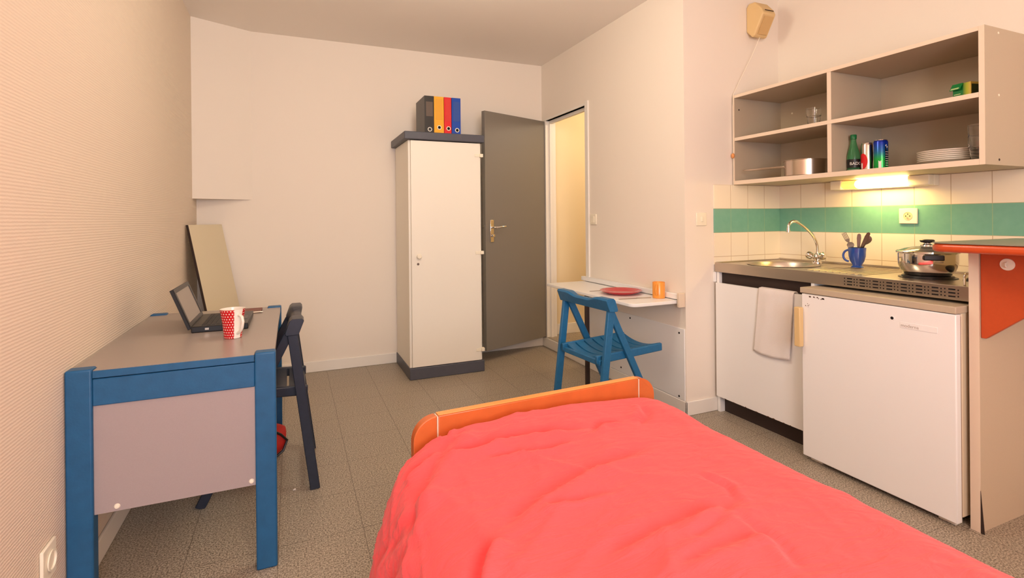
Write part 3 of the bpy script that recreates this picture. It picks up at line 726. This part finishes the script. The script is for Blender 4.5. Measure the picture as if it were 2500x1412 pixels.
wrap_text('lettering', 'S', .024, (2.70, 1.648, 0), .0316, v2+.80, zb+.104, m_paper, c2, rot=.5)
c3 = can('dark green drink can half hidden behind the two front cans', (2.775, 1.694), .029, .150, mat('can_dark_green', srgb(14, 60, 36), .2, .3))
# plates
for i in range(6):
    z = zb + .0005 + i*.0085
    o = obj('dinner_plate', MB().lathe([(.0001, 0), (.07, 0), (.075, .001), (.122, .016), (.1235, .019), (.1215, .0195), (.078, .0075), (.0001, .0065)], (2.75, 1.375, z), 56), m_whitec, loc=(2.75, 1.375, z))
    tag(o, ['white plate, bottom of the stack on the lower shelf', 'white plate second from the bottom of the shelf stack', 'white plate third from the bottom of the shelf stack', 'white plate third from the top of the shelf stack', 'white plate second from the top of the shelf stack', 'white plate on top of the stack on the lower shelf'][i], 'plate', 'white plates stacked on the lower shelf')
# tea box
tb = thing('tea_box', 'green and yellow cardboard box with open flap on the upper right shelf', 'box', (2.70, 1.27, zm), radians(0))
tm = ramp_material('tea_box_print', [(0, srgb(240, 206, 96)), (.16, srgb(196, 202, 50)), (.34, srgb(20, 130, 60)), (1, srgb(8, 112, 52))], 1, 0, .1, .35)
MW[tb.name] = Matrix.Translation((2.672, 1.262, zm)) @ Matrix.Rotation(radians(-12), 4, 'Z'); tb.location = (2.672, 1.262, zm); tb.rotation_euler = (0, 0, radians(-12))
obj('carton', MB().box(0, .075, 0, .0750, 0, .072), tm, tb, local=True, bevel=.001)
fl = obj('open_flap', MB().prism([(-.0008, .030, .0722), (-.0110, .036, .046), (-.0110, .080, .046), (-.0008, .0752, .0722)], (-.0012, 0, .0012)), mat('flap_green', srgb(16, 128, 60), .35), tb, local=True)
pm = mat('pale_print', srgb(190, 214, 150), .4)
for (ya, yb3, z) in ((.042, .070, .026), (.050, .071, .018), (.036, .070, .009)):
    obj('print_line', MB().box(-.0006, -.0001, ya, yb3, z, z+.0035), pm, tb, local=True)
obj('print_line', MB().prism([(-.0116, .042, .0490), (-.0116, .076, .0490), (-.0092, .074, .0550), (-.0092, .041, .0550)], (-.0008, 0, .0006)), pm, tb, local=True)
obj('side_picture', MB().box(.004, .05, -.0006, -.0001, .02, .062), mat('leaf_dark', srgb(60, 74, 36), .5, noise_amt=.5, nscale=120), tb, local=True)

# ------------------------------------------------------------------ kitchenette: counter
CX0, CZ = 2.411, .920
kt = thing('kitchen_counter', 'stainless steel counter with round sink and drainer along the tiled wall', 'counter', (2.7, 1.8, CZ))
cy0, cy1, cx1 = 1.1365, YK-.0075, XR-.0075
bcx, bcy, br = 2.655, 2.175, .190
mb = MB(); N = 64; zt = CZ-.004
inn = []; out = []
hx0, hx1, hy0, hy1 = CX0+.012, cx1, bcy-.235, bcy+.235
for i in range(N):
    t = 2*pi*i/N; inn.append(mb.bm.verts.new((bcx+br*cos(t), bcy+br*sin(t), zt)))
    dx, dy = cos(t), sin(t)
    s_ = min(((hx1-bcx) if dx > 0 else (bcx-hx0))/max(1e-6, abs(dx)), ((hy1-bcy))/max(1e-6, abs(dy)))
    out.append(mb.bm.verts.new((bcx+dx*s_, bcy+dy*s_, zt)))
for i in range(N): mb._f([inn[i], out[i], out[(i+1) % N], inn[(i+1) % N]])
mb.box(hx0, hx1, cy0, hy0, zt-.004, zt)
mb.box(hx0, hx1, hy1, cy1, zt-.004, zt)
# raised rim and front lip
mb.box(CX0, CX0+.012, cy0, cy1, CZ-.058, CZ)
mb.box(cx1-.012, cx1, cy0, cy1, CZ-.004, CZ+.006)
mb.box(hx0, cx1-.012, cy1-.012, cy1, CZ-.004, CZ+.002)
# drainer ribs
for k in range(9):
    y = 1.905 - k*.036
    mb.obox((2.50, y, zt), (2.90, y, zt), .010, .005)
obj('worktop', mb, m_steel, kt, bevel=.0012)
obj('sink_bowl', MB().lathe([(br+.004, .003), (br, .003), (br-.004, -.004), (br-.012, -.03), (br-.03, -.115), (br-.06, -.135), (.03, -.142), (.0001, -.144)], (bcx, bcy, zt), 64), m_steel, kt)
obj('sink_drain', MB().lathe([(.032, 0), (.030, .003), (.0001, .002)], (bcx, bcy, zt-.143), 24), m_chrome, kt)
# vent slots in the lip
vs = MB()
def slot(y, z, w_): vs.box(CX0-.0006, CX0+.0002, y-w_/2, y+w_/2, z-.0028, z+.0028)
y = 1.640
for g in range(8):
    for dz in (-.014, 0, .014):
        slot(y, CZ-.030+dz, .0045); slot(y-.024, CZ-.030+dz, .024); slot(y-.0455, CZ-.030+dz*.9, .0045)
    y -= .0585
obj('vent_slots', vs, m_hole, kt)
for (x, y, r_) in ((2.66, 1.425, .095), (2.72, 1.225, .072)):
    hp = obj('hotplate', MB().lathe([(r_+.014, 0), (r_+.013, .003), (r_+.002, .004), (r_, .010), (r_-.004, .012), (.0001, .012)], (x, y, zt), 48), mat('hotplate_black', srgb(40, 36, 34), .35, .4), kt)
obj('guard_rail', MB().tube([(2.455, 1.185, zt), (2.455, 1.185, zt+.040), (2.462, 1.184, zt+.048), (2.475, 1.182, zt+.05), (2.60, 1.170, zt+.05)], .0045, 10), m_chrome, kt)
# mixer tap
tp_ = thing('mixer_tap', 'chrome swan-neck mixer tap with two knobs beside the sink', 'tap', (2.90, 2.135, CZ))
tx, ty = 2.895, 2.135; zt0 = zt; zt += .0012
obj('tap_body', MB().lathe([(.028, 0), (.027, .008), (.018, .014), (.017, .034), (.020, .040), (.016, .052), (.011, .06)], (tx, ty, zt), 28), m_chrome, tp_)
key = [(2.895, .955), (2.897, .993), (2.890, 1.038), (2.860, 1.083), (2.804, 1.128), (2.749, 1.158), (2.708, 1.171), (2.675, 1.165), (2.657, 1.146), (2.654, 1.125)]
spn = []
for i in range(len(key)-1):
    k0, k1, k2, k3 = [key[min(max(q, 0), len(key)-1)] for q in (i-1, i, i+1, i+2)]
    for q in range(5):
        t = q/5
        spn.append(tuple(.5*((2*k1[c])+(k2[c]-k0[c])*t+(2*k0[c]-5*k1[c]+4*k2[c]-k3[c])*t*t+(3*k1[c]-k0[c]-3*k2[c]+k3[c])*t**3) for c in (0, 1)))
spn = [(x, ty, z) for x, z in spn] + [(2.654, ty, 1.125)]
obj('spout', MB().tube(spn, .0085, 14), m_chrome, tp_)
obj('aerator', MB().tube([(2.654, ty, 1.132), (2.653, ty, 1.108)], .0115, 14), m_chrome, tp_)
for s, e in ((-1, 'left'), (1, 'right')):
    dirv = Vector((-.25, -s*.9, .45)).normalized() if s == 1 else Vector((-.25, .9, .45)).normalized()
    p0 = Vector((tx, ty, zt+.026)); p1 = p0 + dirv*.03; p2 = p0 + dirv*.062
    obj('tap_knob', MB().tube([p0, p1, p1+dirv*.002, p0+dirv*.05, p2, p2+dirv*.006], [.010, .010, .020, .0235, .019, .006], 16), m_chrome, tp_)

zt = zt0
# cutlery mug
mc = (2.805, 1.838)
mug('mug', 'blue footed mug holding cutlery on the draining board', mc, [(.0001, .0), (.030, 0), (.031, .003), (.022, .010), (.0225, .016), (.033, .035), (.0395, .06), (.041, .085), (.0425, .106), (.040, .1065), (.038, .085), (.036, .06), (.0305, .038), (.0001, .02)], m_bluec,
    arc_handle(.041, .062, .062, .026), m_bluec, zt+.0055, rz=radians(115))
zc_ = zt+.0055
def cutlery(name, label, cat, base, tip, kind):
    b0, t0 = Vector(base), Vector(tip); t = thing(name, label, cat, base); dd = (t0-b0); L = dd.length; u = dd.normalized()
    view = Vector((-mc[0], -mc[1], 0)).normalized()
    if kind == 'knife':
        obj('blade', MB().obox(b0, b0+u*L*.45, .012, .0014, view), m_steeld, t)
        secs = [[b0+u*L*f_ + u.cross(view).normalized()*a_*w_/2 + view*b3*.002 for a_, b3 in ((-1, -1), (1, -1), (1, 1), (-1, 1))] for f_, w_ in ((.45, .010), (.6, .014), (.85, .020), (.97, .016), (1, .005))]
        obj('handle', MB().loft(secs), m_steeld, t, bevel=.0006)
    else:
        obj('handle', MB().obox(b0, b0+u*L*.68, .006, .003, view), m_steeld, t)
        sd = u.cross(view).normalized(); mbx = MB()
        if kind == 'fork':
            mbx.loft([[b0+u*L*f_ + sd*a_*w_/2 + view*b3*.001 for a_, b3 in ((-1, -1), (1, -1), (1, 1), (-1, 1))] for f_, w_ in ((.66, .006), (.72, .018), (.78, .024))])
            for q in (-1.5, -.5, .5, 1.5): mbx.obox(b0+u*L*.78+sd*q*.0062, b0+u*L+sd*q*.0062, .0034, .002, view)
            obj('tines', mbx, m_steeld, t)
        else:
            mbx.loft([[b0+u*L*f_ + sd*a_*w_/2 + view*(b3*.001 + .004*sin(pi*min(1, max(0, (f_-.66)/.34)))) for a_, b3 in ((-1, -1), (1, -1), (1, 1), (-1, 1))] for f_, w_ in ((.66, .006), (.72, .02), (.80, .032), (.9, .034), (.97, .022), (1, .006))])
            obj('bowl', mbx, m_steeld, t)
    return t
mx_, my_ = mc
cutlery('fork', 'fork leaning left out of the blue mug', 'fork', (mx_, my_-.01, zc_+.03), (mx_-.01, my_+.066, zc_+.185), 'fork')
cutlery('table_knife', 'table knife standing upright in the blue mug', 'knife', (mx_+.005, my_, zc_+.022), (mx_, my_-.012, zc_+.182), 'knife')
cutlery('table_knife', 'table knife leaning right out of the blue mug', 'knife', (mx_-.008, my_+.012, zc_+.03), (mx_-.004, my_-.067, zc_+.190), 'knife')
cutlery('spoon', 'spoon leaning right out of the blue mug behind the knife', 'spoon', (mx_+.008, my_+.014, zc_+.035), (mx_+.010, my_-.062, zc_+.17), 'spoon')
cutlery('teaspoon', 'short teaspoon at the left rim of the blue mug', 'spoon', (mx_, my_, zc_+.03), (mx_-.008, my_+.036, zc_+.135), 'spoon')

# stew pot
px, py, pz = 2.66, 1.425, zt+.0125
sp2 = thing('cooking_pot', 'shiny steel cooking pot with glass lid on the hotplate', 'pot', (px, py, pz))
obj('pot_body', MB().lathe([(.0001, 0), (.082, 0), (.086, .003), (.100, .022), (.108, .045), (.110, .060), (.110, .098), (.117, .101), (.117, .104), (.108, .104), (.106, .06), (.084, .01), (.0001, .006)], (px, py, pz), 72), m_chrome, sp2)
ld = obj('lid', MB().lathe([(.113, .104), (.116, .107), (.112, .109), (.085, .120), (.05, .128), (.02, .131)], (px, py, pz), 64), m_lidglass, sp2)
obj('lid_rim', MB().lathe([(.113, .1045), (.1175, .1055), (.1175, .108), (.113, .110)], (px, py, pz), 64), m_chrome, ld)
obj('lid_collar', MB().lathe([(.026, .130), (.024, .136), (.014, .140), (.012, .146)], (px, py, pz), 32), m_chrome, ld)
obj('lid_knob', MB().lathe([(.010, .145), (.024, .148), (.030, .154), (.026, .160), (.0001, .162)], (px, py, pz), 8), m_black, ld, bevel=.003)
for s in (1, -1):
    va = math.atan2(-py, -px) + .16 + (0 if s == 1 else pi)
    c_, s__ = cos(va), sin(va); tq = Vector((-s__, c_, 0)); rq = Vector((c_, s__, 0)); o0 = Vector((px, py, pz))
    hh = MB()
    hh.obox(o0+rq*.135-tq*.036+Vector((0, 0, .086)), o0+rq*.135+tq*.036+Vector((0, 0, .086)), .018, .024)
    for e in (-.03, .03): hh.obox(o0+rq*.110+tq*e+Vector((0, 0, .083)), o0+rq*.13+tq*e+Vector((0, 0, .085)), .012, .018)
    obj('pot_handle', hh, m_black, sp2, bevel=.004)

# cabinet under the sink
cb = thing('sink_cabinet', 'white cabinet under the sink with worn lower door edge', 'cabinet', (2.7, 2.13, 0))
obj('door', MB().box(2.398, 2.416, 1.80, 2.440, .100, .797), m_enamel, cb, bevel=.001)
obj('side_panel', MB().box(2.418, 2.97, 2.430, 2.450, 0, .861), m_enamel, cb)
obj('side_panel', MB().box(2.418, 2.97, 1.800, 1.818, 0, .861), m_enamel, cb)
obj('front_recess', MB().box(2.44, 2.455, 1.818, 2.430, .70, .861), m_dark, cb)
obj('plinth', MB().box(2.455, 2.47, 1.818, 2.430, 0.0, .12), m_dark, cb)
obj('bottom_board', MB().box(2.418, 2.97, 1.818, 2.430, .121, .137), m_enamel, cb)
obj('filler_strip', MB().box(2.402, 2.417, 2.452, 2.4655, .80, .861), m_enamel, cb)
ch = MB()
random.seed(7)
yv = 1.86
while yv < 2.38:
    l_ = random.uniform(.01, .035); h_ = random.uniform(.0015, .005)
    ch.prism([(2.3975, yv, .0995), (2.3975, yv+l_, .0995), (2.3975, yv+l_*.7, .0995+h_), (2.3975, yv+l_*.2, .0995+h_*.8)], (.0006, 0, 0)); yv += l_+random.uniform(.01, .06)
obj('chipped_edge', ch, mat('chip_brown', srgb(120, 92, 70), .8), cb)
# tea towel over the door
def towel():
    mb = MB(); nu, nv = 26, 40; rows = []
    for j in range(nv+1):
        t = j/nv; row = []
        s = t*.60 - .20                      # runs up the back, over the edge, down the front
        for i in range(nu+1):
            u = i/nu; yA = 1.895 + .218*u
            yA += (-.004 if s < 0 else s*.19*(.55+.35*u))*.55
            wav = .0025*sin(u*5+1)+.001*sin(u*14) + .004*noise.noise(Vector((u*4, s*6, 1)))
            if s < 0: x, z = 2.4205 + .002, .800 + s*.0 - (-s)*1.0
            elif s < .03: a2 = pi*s/.03; x, z = 2.407 + .015*cos(a2), .7985 + .009*sin(a2)
            else: x, z = 2.392 - abs(wav)*1.0 - (s-.03)*.01, .7985 - (s-.03)*(.95 + .04*u*0)
            if s >= .03: z -= .012*sin(u*3)*(s/.4)
            row.append(mb.bm.verts.new((x, yA, z)))
        rows.append(row)
    for j in range(nv):
        for i in range(nu):
            f = mb._f([rows[j][i], rows[j][i+1], rows[j+1][i+1], rows[j+1][i]])
            f.smooth = True
    return mb
tw = obj('tea_towel', towel(), m_towel, loc=(2.39, 2.0, .45))
so = tw.modifiers.new('thickness', 'SOLIDIFY'); so.thickness = .004; so.offset = 0
tag(tw, 'white tea towel hung over the cabinet door beside the fridge', 'towel')

# ------------------------------------------------------------------ fridge
fg = thing('fridge', 'small white undercounter fridge with grey top board and beige handle', 'fridge', (2.6, 1.47, 0))
FX, FY0, FY1 = 2.315, 1.146, 1.792
obj('cabinet_body', MB().box(FX+.045, 2.93, FY0+.004, FY1-.006, .035, .822), m_enamel_edge, fg, bevel=.004)
fd = obj('door', MB().box(FX, FX+.032, FY0, FY1, .022, .820), m_enamel, fg, bevel=.004)
obj('door_seal', MB().box(FX+.0325, FX+.0445, FY0+.006, FY1-.01, .04, .81), mat('seal_brown', srgb(150, 116, 92), .7), fd)
obj('top_board', MB().box(FX-.004, 2.93, FY0-.002, FY1+.006, .8225, .850), m_greyboard, fg, bevel=.003)
hb = MB().box(FX-.030, FX-.002, FY1-.012, FY1+.020, .558, .752)
obj('handle', hb, m_beige, fd, bevel=.004)
obj('keyhole', MB().lathe([(.011, 0), (.010, -.001), (.0065, -.001)], (FX-.0001, 1.373, .769), 20, 'x'), m_enamel, fd)
obj('keyhole_opening', MB().disc((FX-.0006, 1.373, .769), .0066, 'x', 20), m_hole, fd)
bdg = obj('badge', MB().box(FX-.0016, FX-.0001, 1.207, 1.342, .736, .760), m_enamel, fd, bevel=.0006)
me = text_mesh('moderna', .0185)
me.transform(Matrix(((0, 0, -1, FX-.0019), (-1, 0, 0, 1.339), (0, 1, 0, .7405), (0, 0, 0, 1))))
link('lettering', me, mat('badge_print', srgb(176, 160, 146), .4), bdg)
rs = MB(); random.seed(11)
for i in range(12):
    y = 1.70+random.gauss(0, .017); z = .806+random.gauss(0, .003); r_ = random.uniform(.001, .004)
    rs.disc((FX-.0005, y, z), r_*1.6, 'x', 7, r_)
for i in range(6): rs.disc((FX-.0005, 1.757+random.gauss(0, .004), .762+random.gauss(0, .005)), random.uniform(.001, .003), 'x', 6)
obj('rust_spots', rs, mat('rust', srgb(88, 60, 44), .9), fd)
for y in (FY0+.05, FY1-.05): obj('foot', MB().box(FX+.03, FX+.075, y-.03, y+.03, 0, .0345), m_cream, fg, bevel=.003)

# ------------------------------------------------------------------ breakfast bar
bar = thing('breakfast_bar', 'orange edged bar top on a beige end panel at the right', 'bar', (2.6, 1.1, 0))
PX0, PX1, PY0, PY1 = 2.375, XR-.007, 1.102, 1.134
epm = MB(); epm.box(PX0+.002, PX1, PY0, PY1, 0, 1.064); epm.mi = 1; epm.box(PX0, PX0+.0019, PY0, PY1, 0, 1.064)
obj('end_panel', epm, [mat('beige_panel', srgb(206, 184, 156), .55, noise_amt=.04, nscale=300), m_edge], bar)
wt = []
WX, WY, r = 2.17, 1.17, .06
for i in range(9): t = pi/2 + pi/2*i/8; wt.append((WX+r+r*cos(t), WY-r+r*sin(t)))
wt += [(WX, .30), (2.80, .30), (2.80, WY)]
obj('bar_top', MB().prism([(x, y, 1.096) for x, y in wt], (0, 0, .0035)), m_greytop, bar)
obj('bar_edge', MB().prism([(x, y, 1.0645) for x, y in wt], (0, 0, .031)), m_worktopo, bar, bevel=.012, bseg=4)
bk = obj('bracket', MB().prism([(2.385, 1.1015, 1.063), (2.385, 1.1015, .735), (2.385, 1.086, .735), (2.385, .76, 1.02), (2.385, .76, 1.063)], (.020, 0, 0)), m_bracket, bar, bevel=.002)
hk = obj('hook_disc', MB().lathe([(.022, 0), (.021, -.004), (.0001, -.005)], (2.385, 1.021, 1.018), 28, 'x'), m_cream, bk)
obj('hook', MB().tube([(2.381, 1.021, 1.027), (2.372, 1.021, 1.024), (2.370, 1.021, 1.012), (2.376, 1.021, 1.008)], .0024, 8), m_cream, hk)
obj('loose_edge_strip', MB().prism([(PX0-.001, PY0-.0005, 0), (PX0-.001, PY0-.012, 0), (PX0-.001, PY0-.0005, .16)], (.003, 0, 0)), m_dark, bar)
obj('support_post', MB().box(2.55, 2.58, .32, .35, 0, 1.064), m_edge, bar)

# ------------------------------------------------------------------ bed
bd = thing('bed', 'single bed with an orange wooden footboard under a red duvet', 'bed', (.8, .6, 0))
ang = radians(3.47); fo = Vector((.328, 1.532, 0))
MWf = Matrix.Translation(fo) @ Matrix.Rotation(ang, 4, 'Z')
def fpt(x, y, z): return MWf @ Vector((x, y, z))
def footpart(x0, x1, z0, z1, corner=None, r=.07, y0=0, y1=.032):
    p = [(x0, z0), (x1, z0)]
    if corner == 'r': p += [(x1-r+r*cos(pi/2*i/8), z1-r+r*sin(pi/2*i/8)) for i in range(9)] + [(x0, z1)]
    elif corner == 'l': p += [(x1, z1)] + [(x0+r+r*cos(pi/2+pi/2*i/8), z1-r+r*sin(pi/2+pi/2*i/8)) for i in range(9)]
    else: p += [(x1, z1), (x0, z1)]
    q = [fpt(x, y0, z) for x, z in p]; return MB().prism(q, fpt(0, y1, 0)-fpt(0, y0, 0))
W = .926
fb = obj('footboard', footpart(.0775, W-.0735, .26, .602), m_orange, bd, bevel=.003)
obj('corner_post', footpart(0, .073, 0, .602, 'l'), m_orange, bd, bevel=.004)
obj('corner_post', footpart(W-.069, W, 0, .602, 'r'), m_orange, bd, bevel=.004)
obj('groove_strip', footpart(.0732, .0773, .26, .600, None, y0=.001, y1=.031), m_edge, bd)
obj('groove_strip', footpart(W-.0733, W-.0692, .26, .600, None, y0=.001, y1=.031), m_edge, bd)
obj('pale_edge_strip', footpart(.0775, W-.0735, .6022, .6045, None, y0=.002, y1=.030), m_orange_e, bd, bevel=.001)  # thin strip of lighter orange along the footboard's top edge
obj('side_rail', MB().box(.36, .385, -.45, 1.53, .26, .40), m_orange, bd)
obj('side_rail', MB().box(1.195, 1.22, -.45, 1.575, .26, .40), m_orange, bd)
obj('headboard', MB().box(.33, 1.25, -.49, -.455, 0, .75), m_orange, bd, bevel=.01)
obj('mattress', MB().box(.388, 1.192, -.445, 1.485, .30, .47), m_paper, bd, bevel=.03, bseg=3)

def lerp_path(path, n):
    P = [Vector((x, 0, z)) for x, z in path]
    # catmull-rom
    dense = []
    for i in range(len(P)-1):
        p0, p1, p2, p3 = P[max(i-1, 0)], P[i], P[i+1], P[min(i+2, len(P)-1)]
        for k in range(20):
            t = k/20
            dense.append(.5*((2*p1)+(p2-p0)*t+(2*p0-5*p1+4*p2-p3)*t*t+(3*p1-p0-3*p2+p3)*t**3))
    dense.append(P[-1])
    acc = [0]
    for a1, b1 in zip(dense, dense[1:]): acc.append(acc[-1]+(b1-a1).length)
    out_ = []; j = 0
    for i in range(n+1):
        s = acc[-1]*i/n
        while j < len(acc)-2 and acc[j+1] < s: j += 1
        t = (s-acc[j])/max(1e-9, acc[j+1]-acc[j]); out_.append(dense[j].lerp(dense[j+1], t))
    return out_, acc[-1]
def ridge(x, y, ang_, fl_, fs_, seed, power=3):
    a2, b2 = x*cos(ang_)+y*sin(ang_), -x*sin(ang_)+y*cos(ang_)
    wx = noise.noise(Vector((a2*1.3, b2*1.3, seed+9)))*.25
    n1 = noise.noise(Vector((a2*fl_, (b2+wx)*fs_, seed)))
    return (1-min(1, abs(n1)*2.2))**power
CREASES = [([(0.375, 1.363), (0.46, 1.355), (0.596, 1.366), (0.803, 1.343)], .024, .020), ([(0.386, 1.015), (0.475, 1.062), (0.569, 1.095), (0.763, 1.136), (0.924, 1.168)], .012, .022),
    ([(0.281, 0.874), (0.321, 0.943), (0.366, 0.986)], .030, .018), ([(0.492, 1.032), (0.585, 1.013), (0.677, 1.014)], .009, .014), ([(0.529, 0.836), (0.699, 0.853), (0.907, 0.871)], .011, .018),
    ([(0.907, 0.871), (0.778, 0.806), (0.703, 0.781)], .009, .012), ([(0.907, 0.871), (0.946, 0.926), (0.919, 1.004)], .008, .010), ([(1.092, 1.442), (1.057, 1.376), (0.981, 1.317)], .014, .016),
    ([(0.613, 0.733), (0.744, 0.75), (0.869, 0.765)], .009, .016), ([(0.858, 0.818), (0.864, 0.724), (0.824, 0.64)], .007, .014), ([(.46, 1.30), (.62, 1.26), (.72, 1.28)], .012, .012), ([(.80, 1.30), (.86, 1.35), (.93, 1.34)], .012, .012)]
DRAPE = [([(0.240, 1.19, 0.47), (0.282, 1.262, 0.521), (0.303, 1.292, 0.54), (0.368, 1.388, 0.552), (0.463, 1.48, 0.564)], .020, .028), ([(0.200, 1.36, 0.33), (0.211, 1.287, 0.404), (0.245, 1.208, 0.484), (0.285, 1.17, 0.52)], .012, .026),
    ([(0.265, 1.371, 0.505), (0.306, 1.382, 0.541), (0.362, 1.425, 0.551)], .014, .016), ([(0.16, 1.30, 0.22), (0.212, 1.2, 0.407), (0.236, 1.155, 0.474), (0.262, 1.10, 0.50)], .012, .024), ([(0.15, 1.05, 0.18), (0.2, .98, 0.36), (0.25, .93, 0.49)], .02, .022)]
def crease(p, pts, wd, am):
    best = 9; sg = 1; tt_ = 0; n = len(pts)-1
    for k in range(n):
        a2, b2 = pts[k], pts[k+1]; ab = b2-a2; t = max(0, min(1, (p-a2).dot(ab)/ab.dot(ab))); q = a2+ab*t; d2 = (p-q).length
        if d2 < best: best = d2; sg = 1 if (ab.cross(p-a2)).z > 0 else -1; tt_ = (k+t)/n
    if best > wd*5: return 0
    fade = min(1, tt_*5+.15, (1-tt_)*5+.15); d2 = best*sg
    return am*fade*(-math.exp(-(d2/wd)**2) + .75*math.exp(-((d2+wd*1.5)/(wd*1.2))**2))
CR = [([Vector((x, y, 0)) for x, y in p], w2, a2) for p, a2, w2 in CREASES]
DR = [([Vector((x, y, z)) for x, y, z in p], w2, a2) for p, a2, w2 in DRAPE]
def duvet_mesh():
    prof, L = lerp_path([(.115, .06), (.16, .22), (.195, .36), (.235, .475), (.30, .540), (.42, .562), (.8, .584), (1.08, .566), (1.19, .548), (1.255, .515), (1.285, .42), (1.30, .30), (1.31, .16)], 230)
    NY = 250; mb = MB(); rows = []
    for j in range(NY+1):
        v = j/NY; y = -.42 + (1.522+.42)*v
        row = []
        for i, p in enumerate(prof):
            q = prof[min(i+1, len(prof)-1)] - prof[max(i-1, 0)]; nrm = Vector((-q.z, 0, q.x)).normalized()
            s = i/230*L
            x, z = p.x, p.z
            top = min(1, max(0, (z-.45)/.1))
            yy_ = y + .0606*(x-.328)*min(1, max(0, (y-1.0)/.5))
            # folds
            edge = min(1, max(0, (1.10-s)/.25)); calm = .35 + .65*edge
            h = .016*noise.noise(Vector((s*1.6, y*1.5, 3)))
            h += .015*ridge(s, y, 1.15, .55, 1.9, 1.0, 5)*calm
            h += .013*ridge(s, y, .55, .6, 2.4, 5.0, 6)*calm
            h += .009*ridge(s, y, -.45, .9, 3.2, 8.0, 7)*calm
            h += .006*ridge(s, y, .9, 1.6, 6, 12.0, 8)*calm
            h += .0035*ridge(s, y, -.2, 2.5, 12, 15.0, 7)*calm
            h += .002*ridge(s, y, 1.4, 4, 20, 19.0, 5)*calm
            # long crease along the foot, and diagonal folds at the left corner
            e = (yy_ - (1.33 + .05*sin(s*3.1)+.05*noise.noise(Vector((s*3, 0, 2)))))/.045
            h -= .008*math.exp(-e*e)*top*min(1, max(0, (x-.35)/.1))*(.5+.5*noise.noise(Vector((s*4, 3, 2))))
            if top > .3:
                for pts_, w2, a2 in CR: h += crease(Vector((x, yy_, 0)), pts_, w2, a2)
            if x < .55:
                for pts_, w2, a2 in DR: h += crease(Vector((x, yy_, z)), pts_, w2, a2)
            # drape waves on the hanging side
            if s < .45: h += .012*sin(yy_*8+1.7+2*noise.noise(Vector((yy_*1.5, 1, 1))))*(1-s/.45)
            h -= .016
            # foot end: slight swelling then rolls down inside the footboard
            t = min(1, max(0, (y-1.18)/.30)); h += .010*t*t*(3-2*t)*top
            P_ = Vector((x, yy_, z)) + nrm*h
            tt = max(0, (v-.975)/.025)
            if tt > 0:
                P_.z = P_.z - .10*tt*tt*top - .015*tt*tt
            # the left corner of the foot tucks in a little
            if x < .40: P_.z -= .0
            tc = min(1, max(0, (y-1.36)/.16))
            if x < .42: P_.x += tc*tc*.05*min(1, (.42-x)/.1); P_.z -= tc*tc*.02
            if P_.z < .012: P_.z = .012
            row.append(mb.bm.verts.new(P_))
        rows.append(row)
    for j in range(NY):
        for i in range(len(prof)-1):
            f = mb._f([rows[j][i], rows[j][i+1], rows[j+1][i+1], rows[j+1][i]]); f.smooth = True
    return mb
dv_ = obj('duvet', duvet_mesh(), m_duvet, loc=(.75, .6, .0))
tag(dv_, 'rumpled coral red duvet spread over the bed', 'duvet')
